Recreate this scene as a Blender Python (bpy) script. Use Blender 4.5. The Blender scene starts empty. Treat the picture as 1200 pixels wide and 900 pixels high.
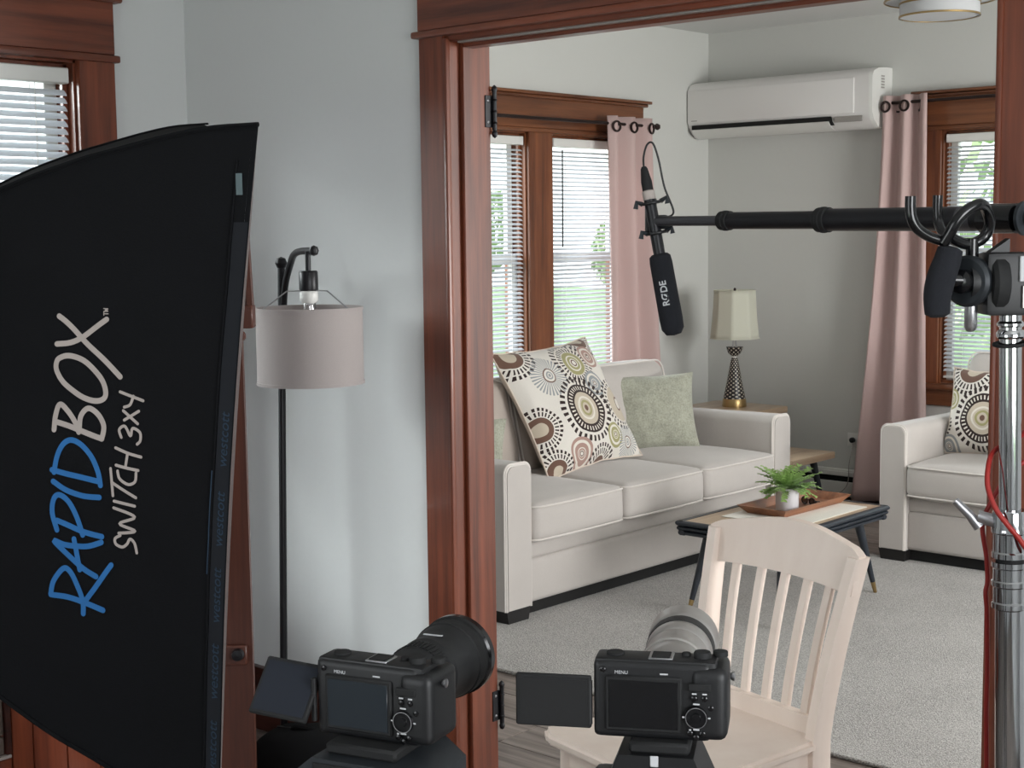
import bpy, bmesh, math, random
from math import sin, cos, pi, radians, atan2, sqrt
from mathutils import Vector, Matrix, noise
random.seed(7)
S = bpy.context.scene
COL = S.collection
V = Vector

# ------------------------------------------------------------------ camera, sky, light, exposure
cam_d = bpy.data.cameras.new('camera'); cam_o = bpy.data.objects.new('camera', cam_d); COL.objects.link(cam_o)
cam_d.sensor_width = 36; cam_d.lens = 1746.0/1200*36; cam_d.clip_start = .02
yaw, pit, roll = 0.73356, -0.10255, -0.01142
fw = V((-sin(yaw)*cos(pit), cos(yaw)*cos(pit), sin(pit))); rt = V((cos(yaw), sin(yaw), 0)); up = rt.cross(fw)
r2 = rt*cos(roll)+up*sin(roll); u2 = r2.cross(fw)
M = Matrix((r2, u2, -fw)).transposed().to_4x4(); M.translation = V((0, 0, 1.52)); cam_o.matrix_world = M
S.camera = cam_o
S.view_settings.view_transform = 'Standard'; S.view_settings.look = 'None'; S.view_settings.gamma = 1
S.view_settings.use_curve_mapping = False
S.view_settings.exposure = 0.42
S.cycles.use_denoising = True
S.cycles.max_bounces = 8; S.cycles.diffuse_bounces = 4; S.cycles.transparent_max_bounces = 16
S.cycles.caustics_reflective = False; S.cycles.caustics_refractive = False
S.cycles.sample_clamp_indirect = 6

world = bpy.data.worlds.new('overcast_sky'); S.world = world; world.use_nodes = True
wn = world.node_tree; wn.nodes.clear()
wo = wn.nodes.new('ShaderNodeOutputWorld'); wb = wn.nodes.new('ShaderNodeBackground')
wr = wn.nodes.new('ShaderNodeValToRGB'); wt = wn.nodes.new('ShaderNodeTexCoord'); ws = wn.nodes.new('ShaderNodeSeparateXYZ')
wn.links.new(wt.outputs['Generated'], ws.inputs[0]); wn.links.new(ws.outputs['Z'], wr.inputs[0])
wr.color_ramp.elements[0].color = (.93, .97, 1, 1); wr.color_ramp.elements[1].color = (.74, .86, 1, 1)
wn.links.new(wr.outputs[0], wb.inputs[0]); wb.inputs[1].default_value = 1.7
wn.links.new(wb.outputs[0], wo.inputs[0])

def area(name, loc, size, power, target, col=(1, 1, 1), portal=False, size_y=None):
    d = bpy.data.lights.new(name, 'AREA'); d.energy = power; d.color = col
    d.shape = 'RECTANGLE'; d.size = size; d.size_y = size_y or size
    o = bpy.data.objects.new(name, d); COL.objects.link(o); o.location = loc
    o.rotation_euler = (V(target)-V(loc)).to_track_quat('-Z', 'Y').to_euler()
    if portal: d.cycles.is_portal = True
    return o
sd = bpy.data.lights.new('hazy_western_sun', 'SUN'); sd.energy = 9; sd.angle = radians(40); sd.color = (.95, .98, 1)
so_ = bpy.data.objects.new('hazy_western_sun', sd); COL.objects.link(so_); so_.rotation_euler = V((.80, .46, -.42)).to_track_quat('-Z', 'Y').to_euler()
# daylight at the windows (portals only guide the sky light); then added area fills on the unseen sides of both rooms
area('daylight_portal', (-5.32, 5.75, 1.33), 1.5, 1, (-3, 5.75, 1.33), portal=True, size_y=1.5)
area('daylight_portal', (-3.15, 7.66, 1.33), 1.1, 1, (-3.15, 5, 1.33), portal=True, size_y=1.5)
area('daylight_portal', (-4.07, 1.9, 1.33), 1.3, 1, (-2, 1.9, 1.33), portal=True, size_y=1.5)
area('front_fill', (1.15, 5.2, 1.45), 1.8, 125, (-2.6, 5.3, 3.0), (1, .99, .98), size_y=1.5)
area('dining_fill', (1.55, .6, 1.55), 1.6, 46, (-2.2, 1.8, 2.9), (.97, .98, 1), size_y=1.3)
area('rear_fill', (-1.6, -1.52, 1.55), 1.5, 8, (-1.6, 2.6, 1.9), (.97, .98, 1), size_y=1.3)

# ------------------------------------------------------------------ materials
class NT:
    def __init__(s, name):
        s.m = bpy.data.materials.new(name); s.m.use_nodes = True; s.t = s.m.node_tree; s.t.nodes.clear()
        s.out = s.n('ShaderNodeOutputMaterial')
    def n(s, t, **k):
        o = s.t.nodes.new(t)
        for a, b in k.items(): setattr(o, a, b)
        return o
    def l(s, a, b): s.t.links.new(a, b)
    def math(s, op, a, b=None, c=None):
        o = s.n('ShaderNodeMath', operation=op)
        for i, x in enumerate((a, b, c)):
            if x is None: continue
            if isinstance(x, (int, float)): o.inputs[i].default_value = x
            else: s.l(x, o.inputs[i])
        return o.outputs[0]
    def mix(s, f, a, b):
        o = s.n('ShaderNodeMix', data_type='RGBA')
        if isinstance(f, (int, float)): o.inputs[0].default_value = f
        else: s.l(f, o.inputs[0])
        for i, x in ((6, a), (7, b)):
            if isinstance(x, tuple): o.inputs[i].default_value = (*x[:3], 1)
            else: s.l(x, o.inputs[i])
        return o.outputs[2]
def bsdf(nt, col, rough=.5, metal=0, spec=.5, bump=None, bstr=.2, bdist=.002, sheen=0, coat=0):
    p = nt.n('ShaderNodeBsdfPrincipled')
    if isinstance(col, tuple): p.inputs['Base Color'].default_value = (*col, 1)
    else: nt.l(col, p.inputs['Base Color'])
    if isinstance(rough, (int, float)): p.inputs['Roughness'].default_value = rough
    else: nt.l(rough, p.inputs['Roughness'])
    p.inputs['Metallic'].default_value = metal; p.inputs['Specular IOR Level'].default_value = spec
    p.inputs['Sheen Weight'].default_value = sheen; p.inputs['Coat Weight'].default_value = coat
    if bump is not None:
        b = nt.n('ShaderNodeBump'); b.inputs['Strength'].default_value = bstr; b.inputs['Distance'].default_value = bdist
        nt.l(bump, b.inputs['Height']); nt.l(b.outputs[0], p.inputs['Normal'])
    nt.l(p.outputs[0], nt.out.inputs[0])
    return p
def nz(nt, scale, detail=4, vec=None, rough=.6):
    t = nt.n('ShaderNodeTexNoise'); t.inputs['Scale'].default_value = scale; t.inputs['Detail'].default_value = detail
    t.inputs['Roughness'].default_value = rough
    if vec is not None: nt.l(vec, t.inputs['Vector'])
    return t.outputs[0]
def obc(nt, scale=(1, 1, 1)):
    c = nt.n('ShaderNodeTexCoord'); m = nt.n('ShaderNodeMapping'); m.inputs['Scale'].default_value = scale
    nt.l(c.outputs['Object'], m.inputs[0]); return m.outputs[0]
def ramp(nt, f, stops):
    r = nt.n('ShaderNodeValToRGB'); nt.l(f, r.inputs[0]); e = r.color_ramp.elements
    while len(e) < len(stops): e.new(.5)
    for i, (p, c) in enumerate(stops): e[i].position = p; e[i].color = (*c, 1)
    return r.outputs[0]
def srgb(r, g, b):
    f = lambda c: ((c/255+.055)/1.055)**2.4 if c/255 > .04045 else c/255/12.92
    return (f(r), f(g), f(b))
def plain(name, col, rough=.5, metal=0, noise_s=0, var=.12, bstr=.1, bdist=.001, sheen=0, coat=0, spec=.5):
    nt = NT(name); h = None; c = col
    if noise_s:
        h = nz(nt, noise_s, 4, obc(nt)); c = nt.mix(h, tuple(x*(1-var) for x in col), tuple(min(1, x*(1+var)) for x in col))
    bsdf(nt, c, rough, metal, spec, h, bstr, bdist, sheen, coat); return nt.m
def wood(name, dark, light, axis, rough=.38, sc=6, coat=.15, rnd=False):
    nt = NT(name); s = [sc*4]*3; s[axis] = sc*.22
    v = obc(nt, tuple(s))
    if rnd:
        oi = nt.n('ShaderNodeObjectInfo'); ad = nt.n('ShaderNodeVectorMath', operation='ADD'); nt.l(v, ad.inputs[0])
        mu = nt.math('MULTIPLY', oi.outputs['Random'], 37.0); cx = nt.n('ShaderNodeCombineXYZ')
        nt.l(mu, cx.inputs[0]); nt.l(mu, cx.inputs[1]); nt.l(cx.outputs[0], ad.inputs[1]); v = ad.outputs[0]
    a = nz(nt, 1.0, 6, v, .65); c = ramp(nt, a, [(.3, dark), (.5, tuple((x+y)/2 for x, y in zip(dark, light))), (.72, light)])
    if rnd:
        hs = nt.n('ShaderNodeHueSaturation'); nt.l(c, hs.inputs['Color'])
        nt.l(nt.math('MULTIPLY_ADD', oi.outputs['Random'], .45, .78), hs.inputs['Value']); c = hs.outputs[0]
    bsdf(nt, c, rough, 0, .5, a, .12, .0015, 0, coat); return nt.m
def fabric(name, col, var=.1, s=900, big=6, sheen=.3, bstr=.35):
    nt = NT(name); v = obc(nt)
    a = nz(nt, s*.5, 2, v); b = nz(nt, big, 3, v)
    m = nt.math('ADD', nt.math('MULTIPLY', a, .6), nt.math('MULTIPLY', b, .4))
    c = ramp(nt, m, [(.3, tuple(x*(1-var) for x in col)), (.7, tuple(min(1, x*(1+var)) for x in col))])
    bsdf(nt, c, .9, 0, .2, a, bstr, .001, sheen); return nt.m

RW_D, RW_L = srgb(72, 34, 22), srgb(136, 72, 48)
m_trimz = wood('mahogany_upright', RW_D, RW_L, 2); m_trimx = wood('mahogany_along_x', RW_D, RW_L, 0); m_trimy = wood('mahogany_along_y', RW_D, RW_L, 1)
m_oakz = wood('brown_oak_upright', srgb(78, 40, 24), srgb(140, 84, 52), 2); m_oakx = wood('brown_oak_along', srgb(72, 38, 22), srgb(134, 82, 50), 0)
m_cab = wood('red_cabinet_wood', srgb(92, 40, 24), srgb(150, 76, 48), 2)
m_plank = wood('grey_brown_plank', srgb(66, 56, 52), srgb(150, 138, 130), 0, .42, 7, .1, True)
m_ftop = wood('light_oak_top', srgb(172, 144, 118), srgb(212, 188, 160), 1, .35, 6)
m_tray = wood('walnut_tray', srgb(110, 66, 44), srgb(168, 112, 78), 1, .4, 8)
m_chair = wood('cream_painted_wood', srgb(220, 203, 190), srgb(228, 213, 201), 2, .5, 3, 0)
m_easel = wood('easel_wood', srgb(58, 28, 20), srgb(98, 52, 36), 2, .45)
m_wall1 = plain('cool_grey_paint', srgb(212, 214, 214), .75, 0, 60, .015, .05)
m_wall2 = plain('warm_grey_paint', srgb(208, 209, 205), .75, 0, 60, .015, .05)
m_ceil = plain('ceiling_paint', srgb(222, 223, 221), .85, 0, 80, .02, .08)
m_sub = plain('subfloor', srgb(40, 34, 30), .8, 0, 20)
nt = NT('carpet_rug'); v = obc(nt); a = nz(nt, 210, 2, v); b = nz(nt, 2.5, 3, v)
bsdf(nt, ramp(nt, nt.math('ADD', nt.math('MULTIPLY', a, .85), nt.math('MULTIPLY', b, .15)), [(.34, srgb(124, 121, 117)), (.66, srgb(206, 203, 199))]), .95, 0, .1, a, .9, .006, .2); m_rug = nt.m
m_sofa = fabric('light_grey_upholstery', srgb(190, 184, 179), .07)
m_sofab = fabric('shaded_upholstery', srgb(178, 167, 158), .07)  # same upholstery with shade put into the colour, for the back cushions
m_pipe = fabric('pale_piping', srgb(218, 212, 206), .05)
m_green = fabric('sage_green_weave', srgb(164, 165, 150), .3, 260, 30, .3, .6)
m_pback = fabric('beige_pillow_back', srgb(214, 200, 186), .06)
m_foot = plain('black_wood_foot', srgb(22, 20, 20), .5)
m_blk = plain('black_plastic', srgb(17, 18, 20), .48, 0, 300, .2, .15, .0004)
m_blkg = plain('black_gloss', srgb(14, 14, 16), .18)
m_blkr = plain('black_rubber', srgb(14, 15, 16), .75, 0, 200, .2, .3, .0005)
m_foam = plain('black_foam', srgb(24, 26, 32), .98, 0, 700, .35, .8, .001)
m_lcd = plain('dark_screen', srgb(30, 37, 43), .22)
m_mark = plain('white_marking', srgb(190, 192, 194), .6)
m_blackm = plain('black_painted_metal', srgb(24, 24, 28), .38, .3)
m_tblk = plain('blue_black_table_paint', srgb(36, 42, 50), .4, 0, 40, .15, .1)
m_chrome = plain('chrome', (.50, .51, .52), .08, 1)
m_steel = plain('brushed_steel', (.5, .5, .52), .3, 1)
m_brass = plain('brass', srgb(176, 150, 104), .3, .9)
m_bronze = plain('dark_bronze', srgb(50, 38, 36), .35, .6)
m_white = plain('white_plastic', srgb(226, 226, 222), .35)
m_white2 = plain('white_enamel', srgb(232, 230, 228), .3, coat=.2)
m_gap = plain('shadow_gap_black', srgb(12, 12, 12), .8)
m_greyp = plain('grey_lens_metal', srgb(168, 164, 160), .3, .5)
m_grip = plain('ribbed_lens_rubber', srgb(38, 37, 36), .6)
m_glass_dark = plain('lens_glass', (.01, .01, .015), .05, coat=1)
m_red = plain('red_cable', srgb(150, 32, 26), .5)
m_pot = plain('white_ceramic', srgb(226, 224, 228), .4)
m_soil = plain('dark_soil', srgb(40, 34, 26), .95, 0, 90, .4)
m_bag = plain('black_bag_cloth', srgb(13, 12, 13), .95, 0, 300, .3, .4, .001, spec=.1)
m_soft = fabric('black_softbox_nylon', srgb(13, 14, 17), .3, 700, 3, 0, .25)
m_lip = fabric('grey_brown_velcro', srgb(104, 92, 90), .2, 500)
m_tape = plain('dark_blue_tape', srgb(8, 13, 22), .85, 0, 400, .2)
m_tapet = plain('tape_print_blue', srgb(20, 48, 68), .7)
m_beige = plain('beige_print', srgb(176, 166, 160), .7, 0, 50, .08)
m_blue = plain('blue_print', srgb(32, 106, 170), .7, 0, 50, .08)
m_runner = fabric('cream_runner', srgb(222, 218, 206), .06, 300)
m_lawn = plain('lawn', srgb(112, 138, 92), .95, 0, 3, .4)
m_leafT = plain('tree_leaves', srgb(158, 180, 132), .9, 0, 4, .3)
m_house = plain('pale_siding', srgb(170, 172, 174), .8)

def translucent(name, col, fac, rough=.8, s=300, var=.05):
    nt = NT(name); a = nz(nt, s, 3, obc(nt))
    c = nt.mix(a, tuple(x*(1-var) for x in col), tuple(min(1, x*(1+var)) for x in col))
    p = bsdf(nt, c, rough, 0, .2, a, .2, .001, .2)
    t = nt.n('ShaderNodeBsdfTranslucent'); nt.l(c, t.inputs[0]); mx = nt.n('ShaderNodeMixShader'); mx.inputs[0].default_value = fac
    nt.l(p.outputs[0], mx.inputs[1]); nt.l(t.outputs[0], mx.inputs[2]); nt.l(mx.outputs[0], nt.out.inputs[0]); return nt.m
m_curt = translucent('dusty_pink_curtain', srgb(214, 188, 184), .2, .5)
m_shadeA = translucent('grey_linen_shade', srgb(190, 182, 180), .3, .9, 500, .1)
m_shadeB = translucent('ivory_shade', srgb(232, 232, 218), .35, .8)
m_slat = translucent('white_blind_slat', srgb(224, 227, 232), .28, .4, 20, .02)
m_lampd = translucent('white_drum_glass', srgb(230, 232, 234), .35, .5)
m_leaf = translucent('fern_green', srgb(150, 186, 104), .35, .5, 60, .3)
nt = NT('window_glass'); gl = nt.n('ShaderNodeBsdfGlossy'); gl.inputs['Roughness'].default_value = .02; tr = nt.n('ShaderNodeBsdfTransparent')
tr.inputs[0].default_value = (.96, .98, .97, 1); lw = nt.n('ShaderNodeLayerWeight'); mx = nt.n('ShaderNodeMixShader')
nt.l(nt.math('MULTIPLY_ADD', nt.math('POWER', lw.outputs['Facing'], 4.0), .5, .04), mx.inputs[0]); nt.l(tr.outputs[0], mx.inputs[1]); nt.l(gl.outputs[0], mx.inputs[2]); nt.l(mx.outputs[0], nt.out.inputs[0]); m_glass = nt.m
nt = NT('clear_bulb_glass'); gl = nt.n('ShaderNodeBsdfGlossy'); gl.inputs['Roughness'].default_value = .05; tr = nt.n('ShaderNodeBsdfTransparent')
mx = nt.n('ShaderNodeMixShader'); mx.inputs[0].default_value = .3; nt.l(tr.outputs[0], mx.inputs[1]); nt.l(gl.outputs[0], mx.inputs[2]); nt.l(mx.outputs[0], nt.out.inputs[0]); m_bulb = nt.m

# patterned cotton with printed medallions, u and v from object x and z (printed cloth)
def medallions(name, meds):
    nt = NT(name); tc = nt.n('ShaderNodeTexCoord'); sp = nt.n('ShaderNodeSeparateXYZ'); nt.l(tc.outputs['Object'], sp.inputs[0])
    X, Z = sp.outputs['X'], sp.outputs['Z']; col = nt.mix(nz(nt, 400, 2, obc(nt)), srgb(212, 206, 198), srgb(232, 228, 220))
    def band(r, lo, hi): return nt.math('MULTIPLY', nt.math('GREATER_THAN', r, lo), nt.math('LESS_THAN', r, hi))
    for cx, cz, R, items in meds:
        dx = nt.math('SUBTRACT', X, cx); dz = nt.math('SUBTRACT', Z, cz)
        r = nt.math('DIVIDE', nt.math('SQRT', nt.math('ADD', nt.math('MULTIPLY', dx, dx), nt.math('MULTIPLY', dz, dz))), R)
        th = nt.math('ARCTAN2', dz, dx)
        for it in items:
            b = band(r, it[1], it[2])
            if it[0] == 'dash':
                sn = nt.math('SINE', nt.math('MULTIPLY', th, it[3])); b = nt.math('MULTIPLY', b, nt.math('GREATER_THAN', sn, it[5]))
            col = nt.mix(b, col, it[4] if it[0] == 'dash' else it[3])
    bsdf(nt, col, .9, 0, .2, nz(nt, 500, 2, obc(nt)), .3, .001, .2); return nt.m
DK, OL, GY, BR, TN, MV = srgb(52, 40, 38), srgb(160, 156, 112), srgb(150, 154, 156), srgb(110, 84, 72), srgb(196, 184, 166), srgb(170, 140, 130)
WH = srgb(222, 216, 206)
def med_big(cx, cz, R): return (cx, cz, R, [('dash', .84, 1.0, 32, DK, .0), ('ring', .5, .76, DK), ('dash', .57, .7, 36, WH, .3), ('ring', 0, .5, TN), ('ring', .3, .36, WH), ('ring', .17, .24, OL), ('ring', 0, .09, BR)])
def med_olive(cx, cz, R): return (cx, cz, R, [('dash', .55, 1.0, 30, DK, .2), ('dash', .74, .8, 30, WH, -1.1), ('ring', .2, .52, OL), ('ring', .3, .36, WH), ('ring', .1, .15, BR)])
def med_grey(cx, cz, R): return (cx, cz, R, [('dash', .35, 1.0, 36, GY, .1), ('ring', .3, .36, BR), ('ring', 0, .2, GY), ('ring', .08, .13, WH)])
def med_tan(cx, cz, R): return (cx, cz, R, [('dash', .72, 1.0, 28, DK, .1), ('dash', .82, .87, 28, WH, -1.1), ('ring', .25, .68, TN), ('ring', .2, .27, BR), ('ring', 0, .1, WH)])
def med_sm(cx, cz, R, c): return (cx, cz, R, [('ring', .8, 1.0, c), ('ring', .62, .8, WH), ('ring', .2, .62, c), ('ring', .3, .36, WH), ('ring', .1, .16, BR)])
def med_half(cx, cz, R): return (cx, cz, R, [('dash', .85, 1.0, 30, DK, -.1), ('dash', .6, .8, 30, DK, .2), ('ring', .3, .55, BR), ('ring', .0, .3, TN)])
m_pat1 = medallions('medallion_print_cotton', [med_half(-.27, .27, .12), med_grey(-.135, .13, .10), med_olive(.06, .165, .12), med_half(.23, .30, .11), med_sm(.2, .19, .06, MV), med_sm(.13, .05, .062, GY),
    med_tan(.25, -.06, .125), med_big(-.01, -.055, .155), med_half(-.29, -.09, .10), med_sm(.13, -.2, .055, OL), med_grey(.23, -.24, .075), med_sm(-.12, -.24, .07, MV), med_half(.02, -.32, .10), med_half(-.28, -.29, .10)])
m_pat2 = medallions('medallion_print_cotton_b', [med_half(-.1, .20, .13), med_sm(-.19, .05, .05, OL), med_big(.0, -.03, .15), med_grey(.17, .12, .08), med_half(-.26, -.08, .09), med_sm(-.17, -.17, .055, GY), med_tan(.22, -.1, .10), med_half(.09, -.25, .08)])
# lamp base: black with white dots in rows
nt = NT('black_dotted_lamp_base'); tc = nt.n('ShaderNodeTexCoord'); sp = nt.n('ShaderNodeSeparateXYZ'); nt.l(tc.outputs['Object'], sp.inputs[0])
th = nt.math('ARCTAN2', sp.outputs['Y'], sp.outputs['X']); a1 = nt.math('SINE', nt.math('MULTIPLY', th, 10)); a2 = nt.math('SINE', nt.math('MULTIPLY', sp.outputs['Z'], 250))
dd = nt.math('GREATER_THAN', nt.math('MULTIPLY', a1, a2), .42)
bsdf(nt, nt.mix(dd, srgb(26, 22, 24), srgb(206, 200, 186)), .35); m_dots = nt.m

# ------------------------------------------------------------------ mesh helpers
class MB:
    def __init__(s): s.bm = bmesh.new()
    def box(s, a, b, bev=0, seg=1, mtx=None):
        r = bmesh.ops.create_cube(s.bm, size=1)
        vs = r['verts']; c = [(x+y)/2 for x, y in zip(a, b)]; d = [abs(y-x) for x, y in zip(a, b)]
        for v in vs: v.co = V((c[0]+v.co.x*d[0], c[1]+v.co.y*d[1], c[2]+v.co.z*d[2]))
        if bev:
            es = list({e for v in vs for e in v.link_edges})
            rr = bmesh.ops.bevel(s.bm, geom=es, offset=min(bev, min(d)*.45), segments=seg, affect='EDGES', profile=.6)
            vs = list({v for f in rr['faces'] for v in f.verts} | {v for v in vs if v.is_valid})
        if mtx is not None:
            for v in vs: v.co = mtx @ v.co
        return s
    def lathe(s, prof, c=(0, 0, 0), axis=(0, 0, 1), n=32, cap=True, squash=None):
        q = V((0, 0, 1)).rotation_difference(V(axis).normalized()); rings = []
        for r, z in prof:
            rings.append([s.bm.verts.new(V(c)+q @ V((r*cos(2*pi*i/n), r*sin(2*pi*i/n), z))) for i in range(n)])
        for A, B in zip(rings, rings[1:]):
            for i in range(n): s.bm.faces.new((A[i], A[(i+1) % n], B[(i+1) % n], B[i]))
        if cap:
            if prof[0][0] > 1e-5: s.bm.faces.new(rings[0][::-1])
            if prof[-1][0] > 1e-5: s.bm.faces.new(rings[-1])
        return s
    def cyl(s, a, b, r, r2=None, n=20):
        a, b = V(a), V(b); L = (b-a).length
        return s.lathe([(r, 0), (r if r2 is None else r2, L)], a, b-a, n)
    def tube(s, pts, r, n=8, closed=False):
        pts = [V(p) for p in pts]; N = len(pts); rings = []; prev = None
        for i, p in enumerate(pts):
            if closed: t = pts[(i+1) % N]-pts[i-1]
            else: t = pts[min(i+1, N-1)]-pts[max(i-1, 0)]
            t.normalize()
            if prev is None:
                x = t.cross(V((0, 0, 1)));
                if x.length < .05: x = t.cross(V((1, 0, 0)))
            else: x = prev-t*prev.dot(t)
            x.normalize(); prev = x; y = t.cross(x); rr = r(i/(N-1)) if callable(r) else r
            rings.append([s.bm.verts.new(p+(x*cos(2*pi*k/n)+y*sin(2*pi*k/n))*rr) for k in range(n)])
        for i in range(N if closed else N-1):
            A, B = rings[i], rings[(i+1) % N]
            for k in range(n): s.bm.faces.new((A[k], A[(k+1) % n], B[(k+1) % n], B[k]))
        if not closed: s.bm.faces.new(rings[0][::-1]); s.bm.faces.new(rings[-1])
        return s
    def prism(s, poly, h0, h1, f):     # poly of 2-D points extruded between h0 and h1; f maps (p, q, h) to 3-D
        A = [s.bm.verts.new(f(p, q, h0)) for p, q in poly]; B = [s.bm.verts.new(f(p, q, h1)) for p, q in poly]; n = len(poly)
        for i in range(n): s.bm.faces.new((A[i], A[(i+1) % n], B[(i+1) % n], B[i]))
        s.bm.faces.new(A[::-1]); s.bm.faces.new(B); return s
    def grid(s, f, nu, nv, cu=False):
        g = [[s.bm.verts.new(f(i/nu, j/nv)) for j in range(nv+1)] for i in range(nu if cu else nu+1)]
        for i in range(nu):
            for j in range(nv):
                a, b = g[i], g[(i+1) % len(g)] if cu else g[i+1]
                s.bm.faces.new((a[j], b[j], b[j+1], a[j+1]))
        return s
    def build(s, name, mat, parent=None, base=None, ang=38, xf=None):
        bm = s.bm
        if xf is not None:
            for v in bm.verts: v.co = xf @ v.co
        bmesh.ops.recalc_face_normals(bm, faces=bm.faces)
        me = bpy.data.meshes.new(name); bm.to_mesh(me); bm.free()
        me.polygons.foreach_set('use_smooth', [True]*len(me.polygons)); me.set_sharp_from_angle(angle=radians(ang))
        me.materials.append(mat); o = bpy.data.objects.new(name, me); COL.objects.link(o)
        if parent is not None: o.parent = parent
        if base is not None: o.location = -V(base)
        return o
def thing(name, loc, label, cat, group=None, rz=0):
    o = bpy.data.objects.new(name, None); COL.objects.link(o); o.location = loc; o.rotation_euler = (0, 0, rz); o.empty_display_size = .05
    o['label'] = label; o['category'] = cat
    if group: o['group'] = group
    return o
def tag(o, label, cat, group=None):
    o['label'] = label; o['category'] = cat
    if group: o['group'] = group
    return o
def st(o): o['kind'] = 'structure'; return o
def sempty(name, loc=(0, 0, 0), rz=0):
    o = bpy.data.objects.new(name, None); COL.objects.link(o); o.location = loc; o.rotation_euler = (0, 0, rz); o['kind'] = 'structure'; return o
def smooth(P, k=6, closed=False):
    P = [V(p) for p in P]; out = []; n = len(P)
    for i in range(n if closed else n-1):
        g = (lambda j: P[j % n]) if closed else (lambda j: P[min(max(j, 0), n-1)])
        a, b, c, d = g(i-1), g(i), g(i+1), g(i+2)
        for q in range(k):
            f = q/k; out.append(.5*((2*b)+(c-a)*f+(2*a-5*b+4*c-d)*f*f+(3*b-a-3*c+d)*f**3))
    if not closed: out.append(P[-1])
    return out
def rbox(h, r, crown=(0, 0, 0), n=8, wr=0, seed=0):
    """rounded, crowned box (cushion) with half sizes h"""
    mb = MB(); bm = mb.bm
    def ax(H):
        rr = min(r, H*.95)
        L = [-H, -H+rr*.3, -H+rr*.65, -H+rr]; L += [(-H+rr)+(2*(H-rr))*i/n for i in range(1, n)]; L += [H-rr, H-rr*.65, H-rr*.3, H]; return L
    A = [ax(x) for x in h]
    def put(p):
        q = V(p); inn = V([max(-(h[i]-min(r, h[i]*.95)), min(h[i]-min(r, h[i]*.95), q[i])) for i in range(3)]); d = q-inn
        if d.length > 1e-6: q = inn+d.normalized()*min(r, max(d.length, r))
        u = [max(0, 1-(q[i]/h[i])**2) for i in range(3)]
        q = V((q.x+math.copysign(crown[0]*u[1]*u[2], q.x)*abs(q.x)/h[0], q.y+math.copysign(crown[1]*u[0]*u[2], q.y)*abs(q.y)/h[1], q.z+math.copysign(crown[2]*u[0]*u[1], q.z)*abs(q.z)/h[2]))
        if wr: q += V((noise.noise(q*7+V((seed, 0, 0))), noise.noise(q*7+V((0, seed, 5))), noise.noise(q*6+V((3, 0, seed)))))*wr
        return q
    for d in range(3):
        e, f = [(1, 2), (2, 0), (0, 1)][d]
        for sgn in (-1, 1):
            g = []
            for a in A[e]:
                row = []
                for b in A[f]:
                    p = [0, 0, 0]; p[d] = sgn*h[d]; p[e] = a; p[f] = b; row.append(bm.verts.new(put(p)))
                g.append(row)
            for i in range(len(g)-1):
                for j in range(len(g[0])-1): bm.faces.new((g[i][j], g[i+1][j], g[i+1][j+1], g[i][j+1]))
    bmesh.ops.remove_doubles(bm, verts=bm.verts, dist=1e-5)
    return mb
def rectloop(hx, hz, r, k=4):
    P = []
    for cx, cz, a0 in ((hx-r, hz-r, 0), (-hx+r, hz-r, 90), (-hx+r, -hz+r, 180), (hx-r, -hz+r, 270)):
        for i in range(k+1): a = radians(a0+90*i/k); P.append((cx+r*cos(a), cz+r*sin(a)))
    return P
def text(name, body, size, mat, parent, mtx, ext=.0003, base=None, bold=False, shear=0):
    c = bpy.data.curves.new(name, 'FONT'); c.body = body; c.size = size; c.extrude = ext; c.align_x = 'CENTER'; c.align_y = 'CENTER'; c.shear = shear
    if bold: c.offset = size*.02
    o = bpy.data.objects.new(name+'_tmp', c); COL.objects.link(o)
    me = bpy.data.meshes.new_from_object(o.evaluated_get(bpy.context.evaluated_depsgraph_get())); me.name = name
    bpy.data.objects.remove(o); me.transform(mtx); me.materials.clear(); me.materials.append(mat)
    t = bpy.data.objects.new(name, me); COL.objects.link(t); t.parent = parent
    if base is not None: t.location = -V(base)
    return t
def copy(o, parent=None):
    c = o.copy(); COL.objects.link(c)
    if parent is not None: c.parent = parent
    return c
def basis(x, y, z, o): m = Matrix((V(x), V(y), V(z))).transposed().to_4x4(); m.translation = V(o); return m

# ------------------------------------------------------------------ setting
XW, YB, YP, YP2, XL, ZC = -5.116, 7.443, 2.80, 2.925, -3.862, 2.66
fl = st(MB().box((XW-.15, -1.6, -.12), (1.6, YB+.15, -.012)).build('floor', m_sub))
pl = None; row = 0; y = -1.5
while y < YB-.02:
    x = XW+.002-(row*.47 % 1.2)
    while x < 1.58:
        x0, x1 = max(x, (XW if y > YP else XL)+.002), min(x+1.197, 1.59)
        if x1-x0 > .05 and not (y < YP and x1 < XL):
            y1 = min(y+.177, YB-.003)
            if x1-x0 > 1.19 and abs(y1-y-.177) < .001:
                if pl is None: pl = MB().box((-.5985, -.0885, -.012), (.5985, .0885, 0), .0015).build('floor_plank', m_plank, fl); o = pl
                else: o = copy(pl, fl)
            else: o = MB().box((-(x1-x0)/2, -(y1-y)/2, -.012), ((x1-x0)/2, (y1-y)/2, 0), .0015).build('floor_plank', m_plank, fl)
            o.location = ((x0+x1)/2, (y+y1)/2, 0)
        x += 1.2
    y += .18; row += 1
st(MB().box((XW-.15, -1.6, ZC), (1.6, YB+.15, ZC+.1)).build('ceiling', m_ceil))
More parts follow.
